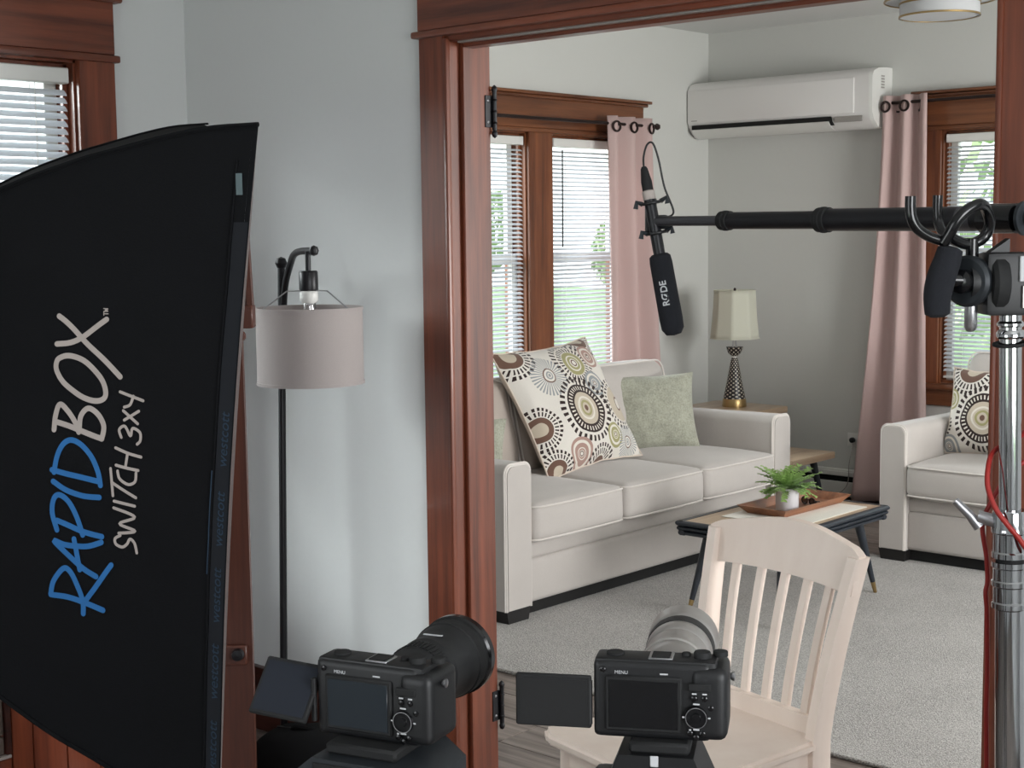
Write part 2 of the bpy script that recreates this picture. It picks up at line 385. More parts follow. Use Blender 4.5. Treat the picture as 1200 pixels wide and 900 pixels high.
def wall_hole(name, mat, f, a0, a1, holes, t0, t1, z0=0, z1=ZC):
    """wall along an axis between a0 and a1 with rectangular holes (b0, b1, zb0, zb1); f(a, t, z) gives the point"""
    mb = MB(); cur = a0
    def bx(p, q, r, s_):
        A, B = V(f(p, t0, r)), V(f(q, t1, s_)); mb.box(tuple(map(min, A, B)), tuple(map(max, A, B)))
    for b0, b1, h0, h1 in sorted(holes):
        bx(cur, b0, z0, z1)
        if h0 > z0: bx(b0, b1, z0, h0)
        bx(b0, b1, h1, z1); cur = b1
    bx(cur, a1, z0, z1)
    return st(mb.build(name, mat))
Z0, Z1 = .68, 2.03
wall_hole('wall_left', m_wall1, lambda a, t, z: (t, a, z), -1.6, YP, [(1.45, 2.42, Z0, Z1)], XL, XL-.15)
wall_hole('wall_partition', m_wall1, lambda a, t, z: (a, t, z), XW, 1.5, [(-2.741, -1.223, 0, 2.02)], YP, YP2)
wall_hole('wall_window_side', m_wall2, lambda a, t, z: (t, a, z), YP2, YB, [(5.14, 5.809, Z0, Z1), (5.986, 6.66, Z0, Z1)], XW, XW-.15)
wall_hole('wall_back', m_wall2, lambda a, t, z: (a, t, z), XW-.15, 1.5, [(-3.635, -2.68, Z0, Z1)], YB, YB+.15)
wall_hole('wall_right', m_wall2, lambda a, t, z: (t, a, z), YP2, YB, [(4.2, 6.3, .6, 2.1)], 1.2, 1.35)

def make_window(name, loc, rz, ops, mz, mx, side=.115, mull_mid=True, end=.0):
    w = sempty(name, loc, rz); x0, x1 = ops[0][0], ops[-1][1]
    mb = MB()
    mb.box((x0-side, -.022, Z0-.02), (x0+.008, 0, Z1), .004); mb.build('side_casing', mz, w)
    MB().box((x1-.008, -.022, Z0-.02), (x1+side, 0, Z1), .004).build('side_casing', mz, w)
    for (a, b), (c, d) in zip(ops, ops[1:]): MB().box((b-.006, -.022, Z0-.02), (c+.006, 0, Z1), .004).build('mullion_casing', mz, w)
    MB().box((x0-side-.012, -.034, Z1-.008), (x1+side+.012, 0, Z1+.014), .006, 2).build('head_bead', mx, w)
    MB().box((x0-side, -.024, Z1+.014), (x1+side, 0, Z1+.17), .003).build('head_casing', mx, w)
    c = MB(); c.box((x0-side-.02, -.045, Z1+.165), (x1+side+.02, 0, Z1+.182), .005); c.box((x0-side-.035, -.06, Z1+.182), (x1+side+.035, 0, Z1+.198), .003); c.build('cornice', mx, w)
    MB().box((x0-side-.03, -.06, Z0-.03), (x1+side+.03, .02, Z0), .006, 2).build('stool', mx, w)
    MB().box((x0-side, -.02, Z0-.12), (x1+side, 0, Z0-.03), .004).build('apron', mx, w)
    for a, b in ops:
        j = MB()
        for p, q in (((a, 0, Z0), (a+.014, .15, Z1)), ((b-.014, 0, Z0), (b, .15, Z1)), ((a, 0, Z1-.014), (b, .15, Z1)), ((a, .02, Z0), (b, .15, Z0+.016))): j.box(p, q)
        for p, q in (((a+.014, .03, Z0), (a+.03, .05, Z1)), ((b-.03, .03, Z0), (b-.014, .05, Z1)), ((a, .03, Z1-.03), (b, .05, Z1-.014))): j.box(p, q, .003)
        j.build('jamb', mz, w)
        zm = (Z0+Z1)/2+.02
        for za, zb, yy in ((Z0+.016, zm+.02, .06), (zm-.02, Z1-.014, .09)):
            s_ = MB()
            for p, q in (((a+.014, yy, za), (a+.055, yy+.03, zb)), ((b-.055, yy, za), (b-.014, yy+.03, zb)), ((a+.055, yy, za), (b-.055, yy+.03, za+.045)), ((a+.055, yy, zb-.04), (b-.055, yy+.03, zb))): s_.box(p, q, .003)
            so = s_.build('sash', m_white, w)
            MB().box((a+.055, yy+.012, za+.045), (b-.055, yy+.016, zb-.04)).build('pane', m_glass, so)
    return w
wall_hole('wall_rear', m_wall1, lambda a, t, z: (a, t, z), XL-.15, 1.75, [(-2.4, -.8, .8, 2.25)], -1.6, -1.75)
wall_hole('wall_front_right', m_wall1, lambda a, t, z: (t, a, z), -1.6, YP, [(-.3, 1.5, .8, 2.25)], 1.6, 1.75)
make_window('window_1', (XL, 0, 0), pi/2, [(1.45, 2.42)], m_trimz, m_trimx)
make_window('window_2', (XW, 0, 0), pi/2, [(5.14, 5.809), (5.986, 6.66)], m_oakz, m_oakx)
make_window('window_3', (0, YB, 0), 0, [(-3.635, -2.68)], m_oakz, m_oakx)

def make_blind(loc, rz, a, b, label, wand=None, tilt=26, zb=Z0+.03):
    t = thing('window_blind', loc, label, 'blind', None, rz)
    a += .03; b -= .03; L = V((a, .012, 0))
    MB().box((a, -.006, Z1-.075), (b, .03, Z1-.03), .003).build('headrail', m_white, t)
    z = Z1-.10; first = None
    while z > zb+.03:
        if first is None:
            m = MB(); w = .0125; h = .0022
            f = lambda u, v: V((a+.004+(b-a-.008)*u, (v-.5)*2*w, h*(1-((v-.5)*2)**2)))
            m.grid(f, 1, 4); m.grid(lambda u, v: f(u, v)-V((0, 0, .0006)), 1, 4)
            m.bm.verts.ensure_lookup_table()
            first = m.build('slat', m_slat, t); o = first
        else: o = copy(first, t)
        o.location = (0, .012, z); o.rotation_euler = (radians(tilt), 0, 0); z -= .0222
    MB().box((a+.004, .0, zb), (b-.004, .024, zb+.012), .002).build('bottom_rail', m_white, t)
    w = b-a
    for q in ((.16, .84) if w < .75 else (.12, .5, .88)):
        c = MB(); x = a+w*q
        c.cyl((x, -.002, Z1-.075), (x, -.002, zb+.01), .0011, n=6); c.cyl((x, .026, Z1-.075), (x, .026, zb+.01), .0011, n=6); c.build('ladder_cord', m_white, t)
    if wand is not None:
        x = a+w*wand; MB().cyl((x, -.014, Z1-.09), (x, -.012, Z1-.60), .0035, n=8).build('tilt_wand', m_blkr, t)
    return t
make_blind((XL, 0, 0), pi/2, 1.45, 2.42, 'white slatted window blind at far left above the black softbox', None, 44)
make_blind((XW, 0, 0), pi/2, 5.14, 5.809, 'white slatted blind behind the left end of the sofa, next to the wooden doorway jamb')
make_blind((XW, 0, 0), pi/2, 5.986, 6.66, 'white slatted blind with dark wand beside the left pink curtain', .1)
make_blind((0, YB, 0), 0, -3.635, -2.68, 'white slatted blind on the back wall behind the armchair')

# doorway trim in the partition
dj = sempty('door_1')
OX0, OX1, OZ = -2.721, -1.243, 2.005
yf = YP-.022
for xa, xb in ((OX0-.1, OX0-.006), (OX1+.006, OX1+.116)): MB().box((xa, yf, 0), (xb, YP, 2.025), .004).build('side_casing', m_trimz, dj)
MB().box((OX0-.008, yf-.004, 0), (OX0+.006, yf+.012, 2.012), .005, 2).build('casing_bead', m_trimz, dj)
MB().box((OX1-.004, yf-.004, 0), (OX1+.01, yf+.012, 2.012), .005, 2).build('casing_bead', m_trimz, dj)
MB().box((OX0-.112, yf-.016, 2.018), (OX1+.128, YP, 2.036), .006, 2).build('head_bead', m_trimx, dj)
MB().box((OX0-.1, yf-.003, 2.036), (OX1+.116, YP, 2.2), .003).build('head_casing', m_trimx, dj)
c = MB(); c.box((OX0-.12, yf-.025, 2.195), (OX1+.136, YP, 2.215), .005); c.box((OX0-.135, yf-.04, 2.215), (OX1+.15, YP, 2.232), .003); c.build('cornice', m_trimx, dj)
for xa, xb, sx in ((OX0-.02, OX0, 1), (OX1, OX1+.02, -1)):
    MB().box((xa, YP-.012, 0), (xb, YP2+.022, OZ+.02), .003).build('jamb', m_trimz, dj)
    xi = OX0 if sx > 0 else OX1
    MB().box((min(xi, xi+sx*.013), YP+.028, 0), (max(xi, xi+sx*.013), YP+.075, OZ), .003).build('door_stop', m_trimz, dj)
MB().box((OX0, YP-.012, OZ), (OX1, YP2+.022, OZ+.018), .003).build('head_jamb', m_trimx, dj)
MB().box((OX0+.013, YP+.028, OZ-.013), (OX1-.013, YP+.075, OZ), .003).build('door_stop', m_trimx, dj)
MB().box((OX0+.02, YP+.003, OZ-.004), (OX1-.02, YP+.022, OZ+.001)).build('head_track', m_greyp, dj)
for xa, xb in ((OX0-.11, OX0-.006), (OX1+.006, OX1+.116)): MB().box((xa, YP2, 0), (xb, YP2+.022, 2.02), .004).build('side_casing', m_trimz, dj)
MB().box((OX0-.11, YP2, 2.02), (OX1+.116, YP2+.024, 2.2), .004).build('head_casing', m_trimx, dj)
for zt in (1.845, .225):     # cast hinges on the living room edge of the jamb
    h = thing('door_hinge', (OX0+.004, YP2+.028, zt-.06), 'black cast hinge with ball tips near the top of the doorway jamb' if zt > 1 else 'black cast hinge low on the doorway jamb, by the plank floor', 'hinge')
    a = MB(); a.cyl((.004, 0, .0), (.004, 0, .1), .0065, n=12)
    for zz in (-.008, .108): a.lathe([(0, -.012), (.006, -.008), (.0085, 0), (.006, .007), (.003, .01), (0, .012)], (.004, 0, zz), n=12)
    for zz in (.02, .05, .08): a.lathe([(.0065, -.003), (.0085, 0), (.0065, .003)], (.004, 0, zz), n=12, cap=False)
    a.build('hinge_pin', m_blackm, h)
    MB().box((-.006, -.03, .008), (-.001, .0, .092), .001).build('hinge_leaf', m_blackm, h)
    b = MB(); [b.lathe([(.004, 0), (.0, .003)], (-.001, -.018, zz), (1, 0, 0), 8) for zz in (.022, .078)]; b.build('screw', m_steel, h)
# baseboards
def bb(name, a, b, mat=m_trimx, off=0):
    mb = MB(); mb.box(a, b, .003); return st(mb.build(name, mat))
m_darkb = wood('dark_baseboard_wood', srgb(40, 20, 17), srgb(78, 38, 28), 0)
bb('baseboard_partition', (XL, YP-.02, 0), (OX0-.1, YP, .2), m_darkb); bb('baseboard_partition_right', (OX1+.116, YP-.02, 0), (1.2, YP, .2), m_darkb)
bb('baseboard_left', (XL, -1.5, 0), (XL+.02, YP-.02, .2), m_darkb)
bb('baseboard_window_side', (XW, YP2, 0), (XW+.018, YB, .14), m_white); bb('baseboard_back', (XW+.018, YB-.012, 0), (1.1, YB, .14), m_white)
h = thing('baseboard_heater', (-3.7, YB-.06, 0), 'white baseboard heater with dark slot along the back wall floor', 'heater')
b_ = (-3.7, YB-.06, 0)
c = MB(); c.box((-4.98, YB-.058, .145), (-2.2, YB-.013, .163), .004); c.box((-4.98, YB-.068, .128), (-2.2, YB-.058, .155), .003); c.build('top_cover', m_white, h, b_)
MB().box((-4.97, YB-.05, .09), (-2.2, YB-.013, .145)).build('fin_slot', m_gap, h, b_)
MB().box((-4.98, YB-.066, .012), (-2.2, YB-.013, .095), .004).build('front_panel', m_white, h, b_)
o = tag(MB().box((-2.25, 1.225, -.006), (2.25, -1.225, .006), .004).build('area_rug', m_rug), 'large speckled light grey carpet rug under the sofa and coffee table', 'rug'); o.location = (-2.0, 4.925, .0065)

# ------------------------------------------------------------------ curtains and rods
def curtain(label, loc, rz, top, bot, z1, z0, n, amp, grom, y0=-.115):
    t = thing('curtain', loc, label, 'curtain', None, rz); m = MB()
    def f(u, v):
        e = v**1.5; xa = top[0]+(bot[0]-top[0])*e; xb = top[1]+(bot[1]-top[1])*e
        uu = u+.018*sin(5*v+u*9)*v
        return V((xa+(xb-xa)*uu+.006*sin(14*u+3*v), y0-amp*(1+.4*v)*sin(2*pi*n*u+.5*sin(2.2*v+u))-.006*sin(31*u)*v, z1+(z0-z1)*v))
    m.grid(f, 90, 30); o = m.build('panel', m_curt, t, ang=80)
    md = o.modifiers.new('cloth', 'SOLIDIFY'); md.thickness = .0025
    g = MB()
    for u in grom:
        p = f(u, .022); d = (f(u+.01, .022)-f(u-.01, .022)).normalized(); nrm = d.cross(V((0, 0, 1)))
        MB().lathe([(.021, -.004), (.031, -.004), (.032, 0), (.031, .004), (.021, .004), (.021, -.004)], p+V((0, 0, -.01)), nrm, 24, False).build('grommet', m_bronze, t)
    return t
curtain('left dusty pink curtain panel hanging behind the sofa', (XW, 0, 0), pi/2, (6.33, 6.71), (6.33, 6.86), 2.125, .03, 2.4, .034, (.09, .3, .5, .72, .92))
curtain('right dusty pink curtain panel beside the air conditioner, flaring to the floor', (0, YB, 0), 0, (-3.915, -3.655), (-4.06, -3.60), 2.21, .015, 2.3, .034, (.1, .3, .52, .78))
def rod(label, loc, rz, x0, x1, z, y=-.115):
    t = thing('curtain_rod', loc, label, 'curtain rod', None, rz)
    MB().cyl((x0, y, z), (x1, y, z), .0085, n=14).build('rod', m_bronze, t)
    for x, s_ in ((x0, -1), (x1, 1)): MB().lathe([(.006, 0), (.012, .004), (.012, .012), (.018, .02), (.018, .036), (.008, .044), (0, .045)], (x, y, z), (s_, 0, 0), 6).build('finial', m_bronze, t)
    for x in (x0+.06, x1-.06):
        b = MB(); b.cyl((x, y, z-.012), (x, 0, z-.012), .006, n=10); b.cyl((x, -.006, z-.012), (x, 0, z-.012), .02, n=16); b.build('bracket', m_bronze, t)
rod('dark curtain rod over the left wall windows', (XW, 0, 0), pi/2, 4.9, 6.75, 2.085)
rod('dark curtain rod over the back wall window', (0, YB, 0), 0, -3.868, -2.3, 2.172)

# ------------------------------------------------------------------ air conditioner, ceiling lamp, outlet
base = (-4.48, YB, 2.04); t = thing('air_conditioner', base, 'white split air conditioner mounted high on the back wall', 'air conditioner')
def prof(y, zz): return [(0, .03), (-.10, .0), (-.17, .02), (-.215, .075), (-.222, .27), (-.20, .305), (-.12, .325), (0, .33)]
P_ = [(0, .03), (-.10, .0), (-.15, .008), (-.20, .05), (-.218, .09), (-.218, .275), (-.20, .305), (-.15, .323), (-.06, .33), (0, .33)]
MB().prism(P_, -.63, .535, lambda p, q, h: V((h, p, q))).build('body', m_white2, t, ang=50)
MB().prism(P_, .535, .555, lambda p, q, h: V((h, p*(1 if h < .54 else .985), q*(1 if h < .54 else .985)+(.0 if h < .54 else .003)))).build('end_cap', m_white, t, ang=50)
MB().box((-.628, -.2265, .085), (.45, -.216, .272), .005, 2).build('front_panel', m_white2, t)
MB().prism([(-.2175, .074), (-.2165, .048), (-.19, .028), (-.15, .03), (-.16, .074)], -.60, .31, lambda p, q, h: V((h, p-.004, q))).build('outlet_slot', m_gap, t)
MB().prism([(-.222, .058), (-.200, .034), (-.150, .012), (-.150, .016), (-.198, .040), (-.219, .061)], -.60, .30, lambda p, q, h: V((h, p-.003, q-.012))).build('louver', m_white, t)
MB().box((.33, -.2195, .04), (.5, -.213, .07), .003).build('display_panel', m_greyp, t)
MB().box((-.60, -.2272, .097), (-.56, -.2262, .102)).build('maker_mark', m_greyp, t)
c = MB(); [c.box((.5545, -.12, z), (.5565, -.085, z+.008)) for z in (.215, .23, .245, .26, .275)]; c.build('printed_label', m_greyp, t)
base = (-3.155, 6.42, 2.46); t = thing('ceiling_light', base, 'two-tier white drum flush ceiling light with gold rims', 'ceiling light')
MB().cyl((0, 0, .17), (0, 0, .2), .07).build('canopy', m_white, t)
MB().lathe([(.243, 0), (.243, .08)], (0, 0, .075), n=48, cap=True).build('upper_drum', m_lampd, t)
MB().lathe([(.172, 0), (.176, .0), (.176, .085), (.172, .085)], (0, 0, 0), n=48, cap=False).lathe([(0, .004), (.172, .004)], n=48, cap=False).build('lower_drum', m_lampd, t)
for r, z in ((.247, .07), (.247, .152), (.180, 0), (.180, .058)): MB().lathe([(r-.006, 0), (r, 0), (r, .008), (r-.006, .008), (r-.006, 0)], (0, 0, z), n=48, cap=False).build('rim', m_brass, t)
MB().cyl((0, 0, .08), (0, 0, .18), .012).build('stem', m_brass, t)
base = (-4.105, YB, .33); t = thing('wall_outlet', base, 'white wall outlet with a black plug beside the right curtain', 'outlet')
MB().box((-.06, -.006, -.038), (.06, 0, .038), .003, 2).build('cover_plate', m_white, t)
for x in (-.022, .022): MB().cyl((x, -.0075, 0), (x, -.004, 0), .0165, n=20).build('socket', m_white, t)
MB().lathe([(.012, 0), (.015, .004), (.015, .022), (.006, .028)], (-.022, -.0075, 0), (0, -1, 0), 16).build('plug', m_blk, t)
o = tag(MB().tube(smooth([(-4.125, YB-.015, .31), (-4.115, YB-.075, .2), (-4.12, YB-.09, .08), (-4.2, YB-.12, .02), (-4.35, YB-.16, .012), (-4.5, YB-.2, .012)]), .0025, 6).build('power_cord', m_greyp), 'thin grey power cord dropping from the wall outlet to the floor', 'cord')

# ------------------------------------------------------------------ sofa and armchair
def upholstered(name, loc, rz, label, cat, W, D, n, aw, back_n, lift=0):
    t = thing(name, loc, label, cat, None, rz); hx = W/2; fy = -D/2; by = D/2
    f = MB(); f.box((-hx+aw-.01, fy+.035, .05), (hx-aw+.01, by-.02, .225), .02, 3); f.build('base_front', m_sofa, t)
    f = MB(); f.box((-hx+aw-.01, fy+.045, .222), (hx-aw+.01, by-.02, .29), .018, 3); f.build('seat_deck', m_sofa, t)
    for s_ in (-1, 1):
        xa, xb = (-hx, -hx+aw) if s_ < 0 else (hx-aw, hx); xc = (xa+xb)/2
        R = .036; pts = []
        poly = [(xa, .05), (xb, .05)]
        for cx, a0 in ((xb-R, 0), (xa+R, 90)):
            for i in range(6): a = radians(a0+90*i/5); poly.append((cx+R*cos(a), .62-R+R*sin(a)))
        m = MB(); ys = [fy+.012, fy+.0, fy+.0]
        prof = lambda p, q, h: V((p, h, q+(.012*max(0, min(1, (h-fy)/.5)) if q > .3 else 0)*(-1)))
        m.prism(poly, fy+.01, by-.05, prof)
        m.build('arm', m_sofa, t, ang=45)
        pp = [V((xc+(p-xc)*.93, fy+.008, q-.006 if q > .2 else q)) for p, q in poly[1:]+[poly[0]]]
        m2 = MB(); fp = [(xc+(p-xc)*.9, q-.01 if q > .2 else q+.004) for p, q in poly]; m2.prism(fp, fy, fy+.012, lambda p, q, h: V((p, h, q))); m2.build('arm_front', m_sofa, t, ang=45)
        MB().tube(pp, .005, 8).build('piping', m_pipe, t)
        MB().tube([V((p, fy+.012, q)) for p, q in poly[1:]+[poly[0]]], .004, 8).build('piping', m_pipe, t)
        for yy in (fy+.06, by-.12): MB().prism([(-.055, 0), (.055, 0), (.065, .05), (-.065, .05)], yy-.05, yy+.05, lambda p, q, h: V((xc+p*1.05, h, q))).build('foot', m_foot, t)
    b = MB(); b.box((-hx+aw-.01, by-.2, .2), (hx-aw+.01, by, .7), .05, 4, Matrix.Translation((0, 0, 0)))
    b.build('back_frame', m_sofa, t)
    MB().box((-hx+.03, fy+.06, .002), (hx-.03, by-.05, .052)).build('underseat_shade', m_gap, t)  # added black block standing in for the shade under the seat
    cw = (W-2*aw)/n
    for i in range(n):
        cx = -hx+aw+cw*(i+.5); hh = (cw/2-.003, .34, .078); mt = Matrix.Translation((cx, fy+.34-.012, .372))
        q = rbox(hh, .035, (0, .012, .022), 8, .004, i*3+1).build('seat_cushion', m_sofa, t, xf=mt)
        for zz in (.064, -.066):
            L = [mt @ V((p, r_+(-.011*max(0, 1-(p/hh[0])**2) if r_ < 0 else 0), zz+(.007*(1-(p/hh[0])**2)))) for p, r_ in rectloop(hh[0]-.004, hh[1]-.004, .03)]
            LL = []
            for k in range(len(L)):
                a_, b2 = L[k], L[(k+1) % len(L)]; m_ = max(1, int((b2-a_).length/.04))
                for j in range(m_):
                    p = a_.lerp(b2, j/m_)
                    if p.y < mt.translation.y: u = (p.x-cx)/hh[0]; p.y = min(p.y, p.y) if m_ == 1 else fy-.012-.008*(1-u*u)+.001 if abs(a_.y-b2.y) < .002 else p.y
                    LL.append(p)
            MB().tube(LL, .0042, 6, True).build('piping', m_pipe, q)
    cb = (W-2*aw)/back_n
    for i in range(back_n):
        cx = -hx+aw+cb*(i+.5); hh = (cb/2-.004, .095, .225)
        mt = Matrix.Translation((cx, by-.28, .63+lift)) @ Matrix.Rotation(radians(-13), 4, 'X')
        q = rbox(hh, .06, (.0, .045, .012), 8, .010, i*5+2).build('back_cushion', m_sofab if i < back_n-1 and back_n > 1 else m_sofa, t, xf=mt)
        L = [mt @ V((p, -.078-.02*max(0, 1-(p/hh[0])**2)*max(0, 1-(r_/hh[2])**2), r_)) for p, r_ in rectloop(hh[0]-.008, hh[2]-.006, .05)]
        MB().tube(L, .0042, 6, True).build('piping', m_pipe, q)
    return t
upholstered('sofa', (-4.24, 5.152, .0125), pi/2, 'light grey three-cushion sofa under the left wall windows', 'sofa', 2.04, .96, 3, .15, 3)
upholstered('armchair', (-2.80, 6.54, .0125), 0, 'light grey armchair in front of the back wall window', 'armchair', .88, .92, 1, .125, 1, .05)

# ------------------------------------------------------------------ pillows
def pillow(label, mat, backmat, w, h, th, mtx, seed=0, pipe=True):
    t = thing('throw_pillow', mtx.translation, label, 'pillow'); rot = mtx.to_3x3().to_4x4()
    def pt(u, v, sg):
        x = (2*u-1); z = (2*v-1)
        px = x*(1-.085*(1-z*z)); pz = z*(1-.085*(1-x*x))
        t_ = th/2*((1-abs(x)**2.6)*(1-abs(z)**2.6))**.55
        w_ = (noise.noise(V((x*2.2+seed, z*2.2, sg)))*.014+noise.noise(V((x*6+seed, z*3+x*3, sg+4)))*.007)*min(1, t_/.02)
        return V((px*w/2, sg*t_+w_*sg, pz*h/2+noise.noise(V((x*3, seed, z)))*.008))
    f = MB().grid(lambda u, v: pt(u, v, -1), 26, 26).build('front_cover', mat, t, ang=80); f.matrix_local = rot
    b = MB().grid(lambda u, v: pt(u, v, 1), 26, 26).build('back_cover', backmat, t, ang=80); b.matrix_local = rot
    if pipe:
        e = [pt(i/20, 0, -1) for i in range(20)]+[pt(1, i/20, -1) for i in range(20)]+[pt(1-i/20, 1, -1) for i in range(20)]+[pt(0, 1-i/20, -1) for i in range(20)]
        p = MB().tube(e, .004, 6, True).build('piping', backmat, t); p.matrix_local = rot
    return t
def pose(xdir, z_lean, pos):      # local x along xdir (horizontal), face -y, leaning back
    x = V(xdir).normalized(); back = V((0, 0, 1)).cross(x).normalized()*1.0
    a = radians(z_lean); z = V((0, 0, 1))*cos(a)+back*sin(a); y = z.cross(x); return basis(x, y, z, pos)
pillow('large patterned throw pillow with brown medallions on the sofa', m_pat1, m_pback, .68, .62, .20, pose((.0, 1, 0), 30, (-4.26, 5.10, .735)) @ Matrix.Rotation(radians(-3), 4, 'Y'), 3)
pillow('plain sage green throw pillow at the far end of the sofa', m_green, m_green, .46, .38, .15, pose((.55, .8, 0), 17, (-4.27, 5.74, .645)), 8, False)
pillow('partly hidden sage green throw pillow beside the doorway jamb', m_green, m_green, .44, .38, .14, pose((.75, .65, 0), 14, (-4.26, 4.36, .56)), 11, False)
pillow('patterned throw pillow with a dark medallion on the armchair', m_pat2, m_pback, .44, .41, .15, pose((1, -.08, 0), 14, (-2.905, 6.50, .66)), 5)

# ------------------------------------------------------------------ step side table and table lamp
base = (-4.6, 6.85, 0); t = thing('side_table', base, 'two-tier light wood end table with black tapered legs behind the sofa', 'table')
MB().box((-4.90, 6.62, .485), (-4.42, 7.22, .522), .006, 2).build('upper_top', m_ftop, t, base)
MB().box((-4.90, 6.62, .283), (-4.02, 7.05, .32), .006, 2).build('lower_top', m_ftop, t, base)
for x, y in ((-4.5, 6.68), (-4.5, 7.0)): MB().cyl((x, y, .318), (x+.01, y, .487), .014, .018, 12).build('riser', m_tblk, t, base)
for x, y, dx, dy in ((-4.12, 6.7, .05, -.04), (-4.12, 6.98, .05, .04), (-4.84, 6.7, -.03, -.04), (-4.84, 6.98, -.03, .04)): MB().cyl((x+dx, y+dy, 0), (x, y, .285), .011, .021, 14).build('leg', m_tblk, t, base)
base = (-4.652, 7.03, .522); t = thing('table_lamp', base, 'table lamp with ivory bell shade and black dotted cone base', 'lamp')
t.scale = (.8, .8, .86)
MB().lathe([(.085, 0), (.086, .006), (.082, .045), (.078, .052)], n=40).build('foot_band', m_brass, t)
MB().lathe([(.078, .052), (.052, .17), (.028, .295), (.02, .32)], n=40).build('cone_body', m_dots, t)
MB().lathe([(.014, .318), (.013, .328), (.02, .332)], n=24).build('collar', m_white, t)
MB().lathe([(.02, .33), (.045, .35), (.058, .385), (.060, .39), (.055, .39), (.0, .383)], n=32).build('cup', m_dots, t)
c = MB(); [c.cyl((.018*cos(a), .018*sin(a), .385), (.010*cos(a), .010*sin(a), .46), .003, n=8) for a in (0, 1.57, 3.14, 4.71)]; c.build('stem', m_steel, t)
c = MB(); c.cyl((0, 0, .46), (0, 0, .49), .014); c.lathe([(.012, .49), (.028, .54), (.022, .57), (0, .585)], n=20); c.build('bulb', m_white, t)
def octs(r, z, w=.0): return [V((r*cos(2*pi*(k+.35)/8), r*sin(2*pi*(k+.35)/8), z)) for k in range(8)]
def shade(u, v):
    z = .445+.31*v; r = .172-.026*v-.004*sin(pi*v)*1.0; a = 2*pi*u; k = (a+.3) % (pi/4)-pi/8; return V((r*cos(pi/8)/cos(k)*cos(a), r*cos(pi/8)/cos(k)*sin(a), z))
o = MB().grid(shade, 64, 10, True).build('lamp_shade', m_shadeB, t, ang=60); md = o.modifiers.new('cloth', 'SOLIDIFY'); md.thickness = .002
for v in (0, 1): MB().tube([shade(i/64, v)*1.004 for i in range(64)], .0035, 6, True).build('shade_trim', m_shadeB, o)
c = MB(); [c.tube([V((0, 0, .745)), V((.128*cos(a), .128*sin(a), .755))], .0015, 6) for a in (.3, 2.4, 4.5)]; c.cyl((0, 0, .58), (0, 0, .755), .002, n=6); c.build('harp', m_steel, t)
MB().lathe([(.004, .75), (.009, .757), (.01, .765), (.006, .774), (0, .776)], n=16).build('finial', m_bronze, t)

# ------------------------------------------------------------------ coffee table and what stands on it
TX0, TX1, TY0, TY1, TZ = -3.385, -2.905, 4.72, 5.52, .38
base = (-3.145, 5.12, .013); t = thing('coffee_table', base, 'low coffee table with light wood top, black reeded edge and tapered legs', 'table'); ux = base
MB().box((TX0+.02, TY0+.02, TZ-.03), (TX1-.02, TY1-.02, TZ-.003)).build('table_top', m_ftop, t, base)
def reed(a, b, nrm):
    a, b, nrm = V(a), V(b), V(nrm); m = MB()
    for k in range(3):
        z = TZ-.011-k*.019; o_ = nrm*(.004-.007*k)
        poly = [(-.02, -.009), (.0, -.009), (.008, -.004), (.009, 0), (.008, .004), (0, .009), (-.02, .009)]
        A = [m.bm.verts.new(a+o_+nrm*p+V((0, 0, z-a.z+q))) for p, q in poly]; B = [m.bm.verts.new(b+o_+nrm*p+V((0, 0, z-b.z+q))) for p, q in poly]
        for i in range(len(poly)): m.bm.faces.new((A[i], A[(i+1) % 7], B[(i+1) % 7], B[i]))
        m.bm.faces.new(A[::-1]); m.bm.faces.new(B)
    return m
for a, b, n_ in (((TX0, TY0, TZ), (TX1, TY0, TZ), (0, -1, 0)), ((TX1, TY0, TZ), (TX1, TY1, TZ), (1, 0, 0)), ((TX1, TY1, TZ), (TX0, TY1, TZ), (0, 1, 0)), ((TX0, TY1, TZ), (TX0, TY0, TZ), (-1, 0, 0))):
    reed(a, b, n_).build('reeded_edge', m_tblk, t, base)
for sx, sy in ((-1, -1), (1, -1), (1, 1), (-1, 1)):
    cx, cy = (TX0+TX1)/2, (TY0+TY1)/2; top_ = V((cx+sx*.165, cy+sy*.28, TZ-.03)); bot = V((cx+sx*.205, cy+sy*.375, .013)); k = top_.lerp(bot, .86)
    MB().cyl(k, top_, .0105, .021, 16).build('leg', m_tblk, t, base)
    MB().cyl(bot, k, .0075, .0105, 16).build('brass_ferrule', m_brass, t, base)
o = tag(MB().box((-.175, -.27, 0), (.175, .27, .003), .001).build('table_runner', m_runner), 'cream woven cloth mat under the wooden tray', 'table mat'); o.location = (-3.125, 5.165, TZ-.0025)
rz = 0.0; base = (-3.165, 5.23, TZ+.001); t = thing('serving_tray', base, 'flared walnut tray holding the potted fern', 'tray', None, radians(-1))
MB().box((-.085, -.215, 0), (.085, .215, .007), .002).build('tray_base', m_tray, t)
c = MB()
a, b, z1 = (.085, .215), (.115, .25), .034
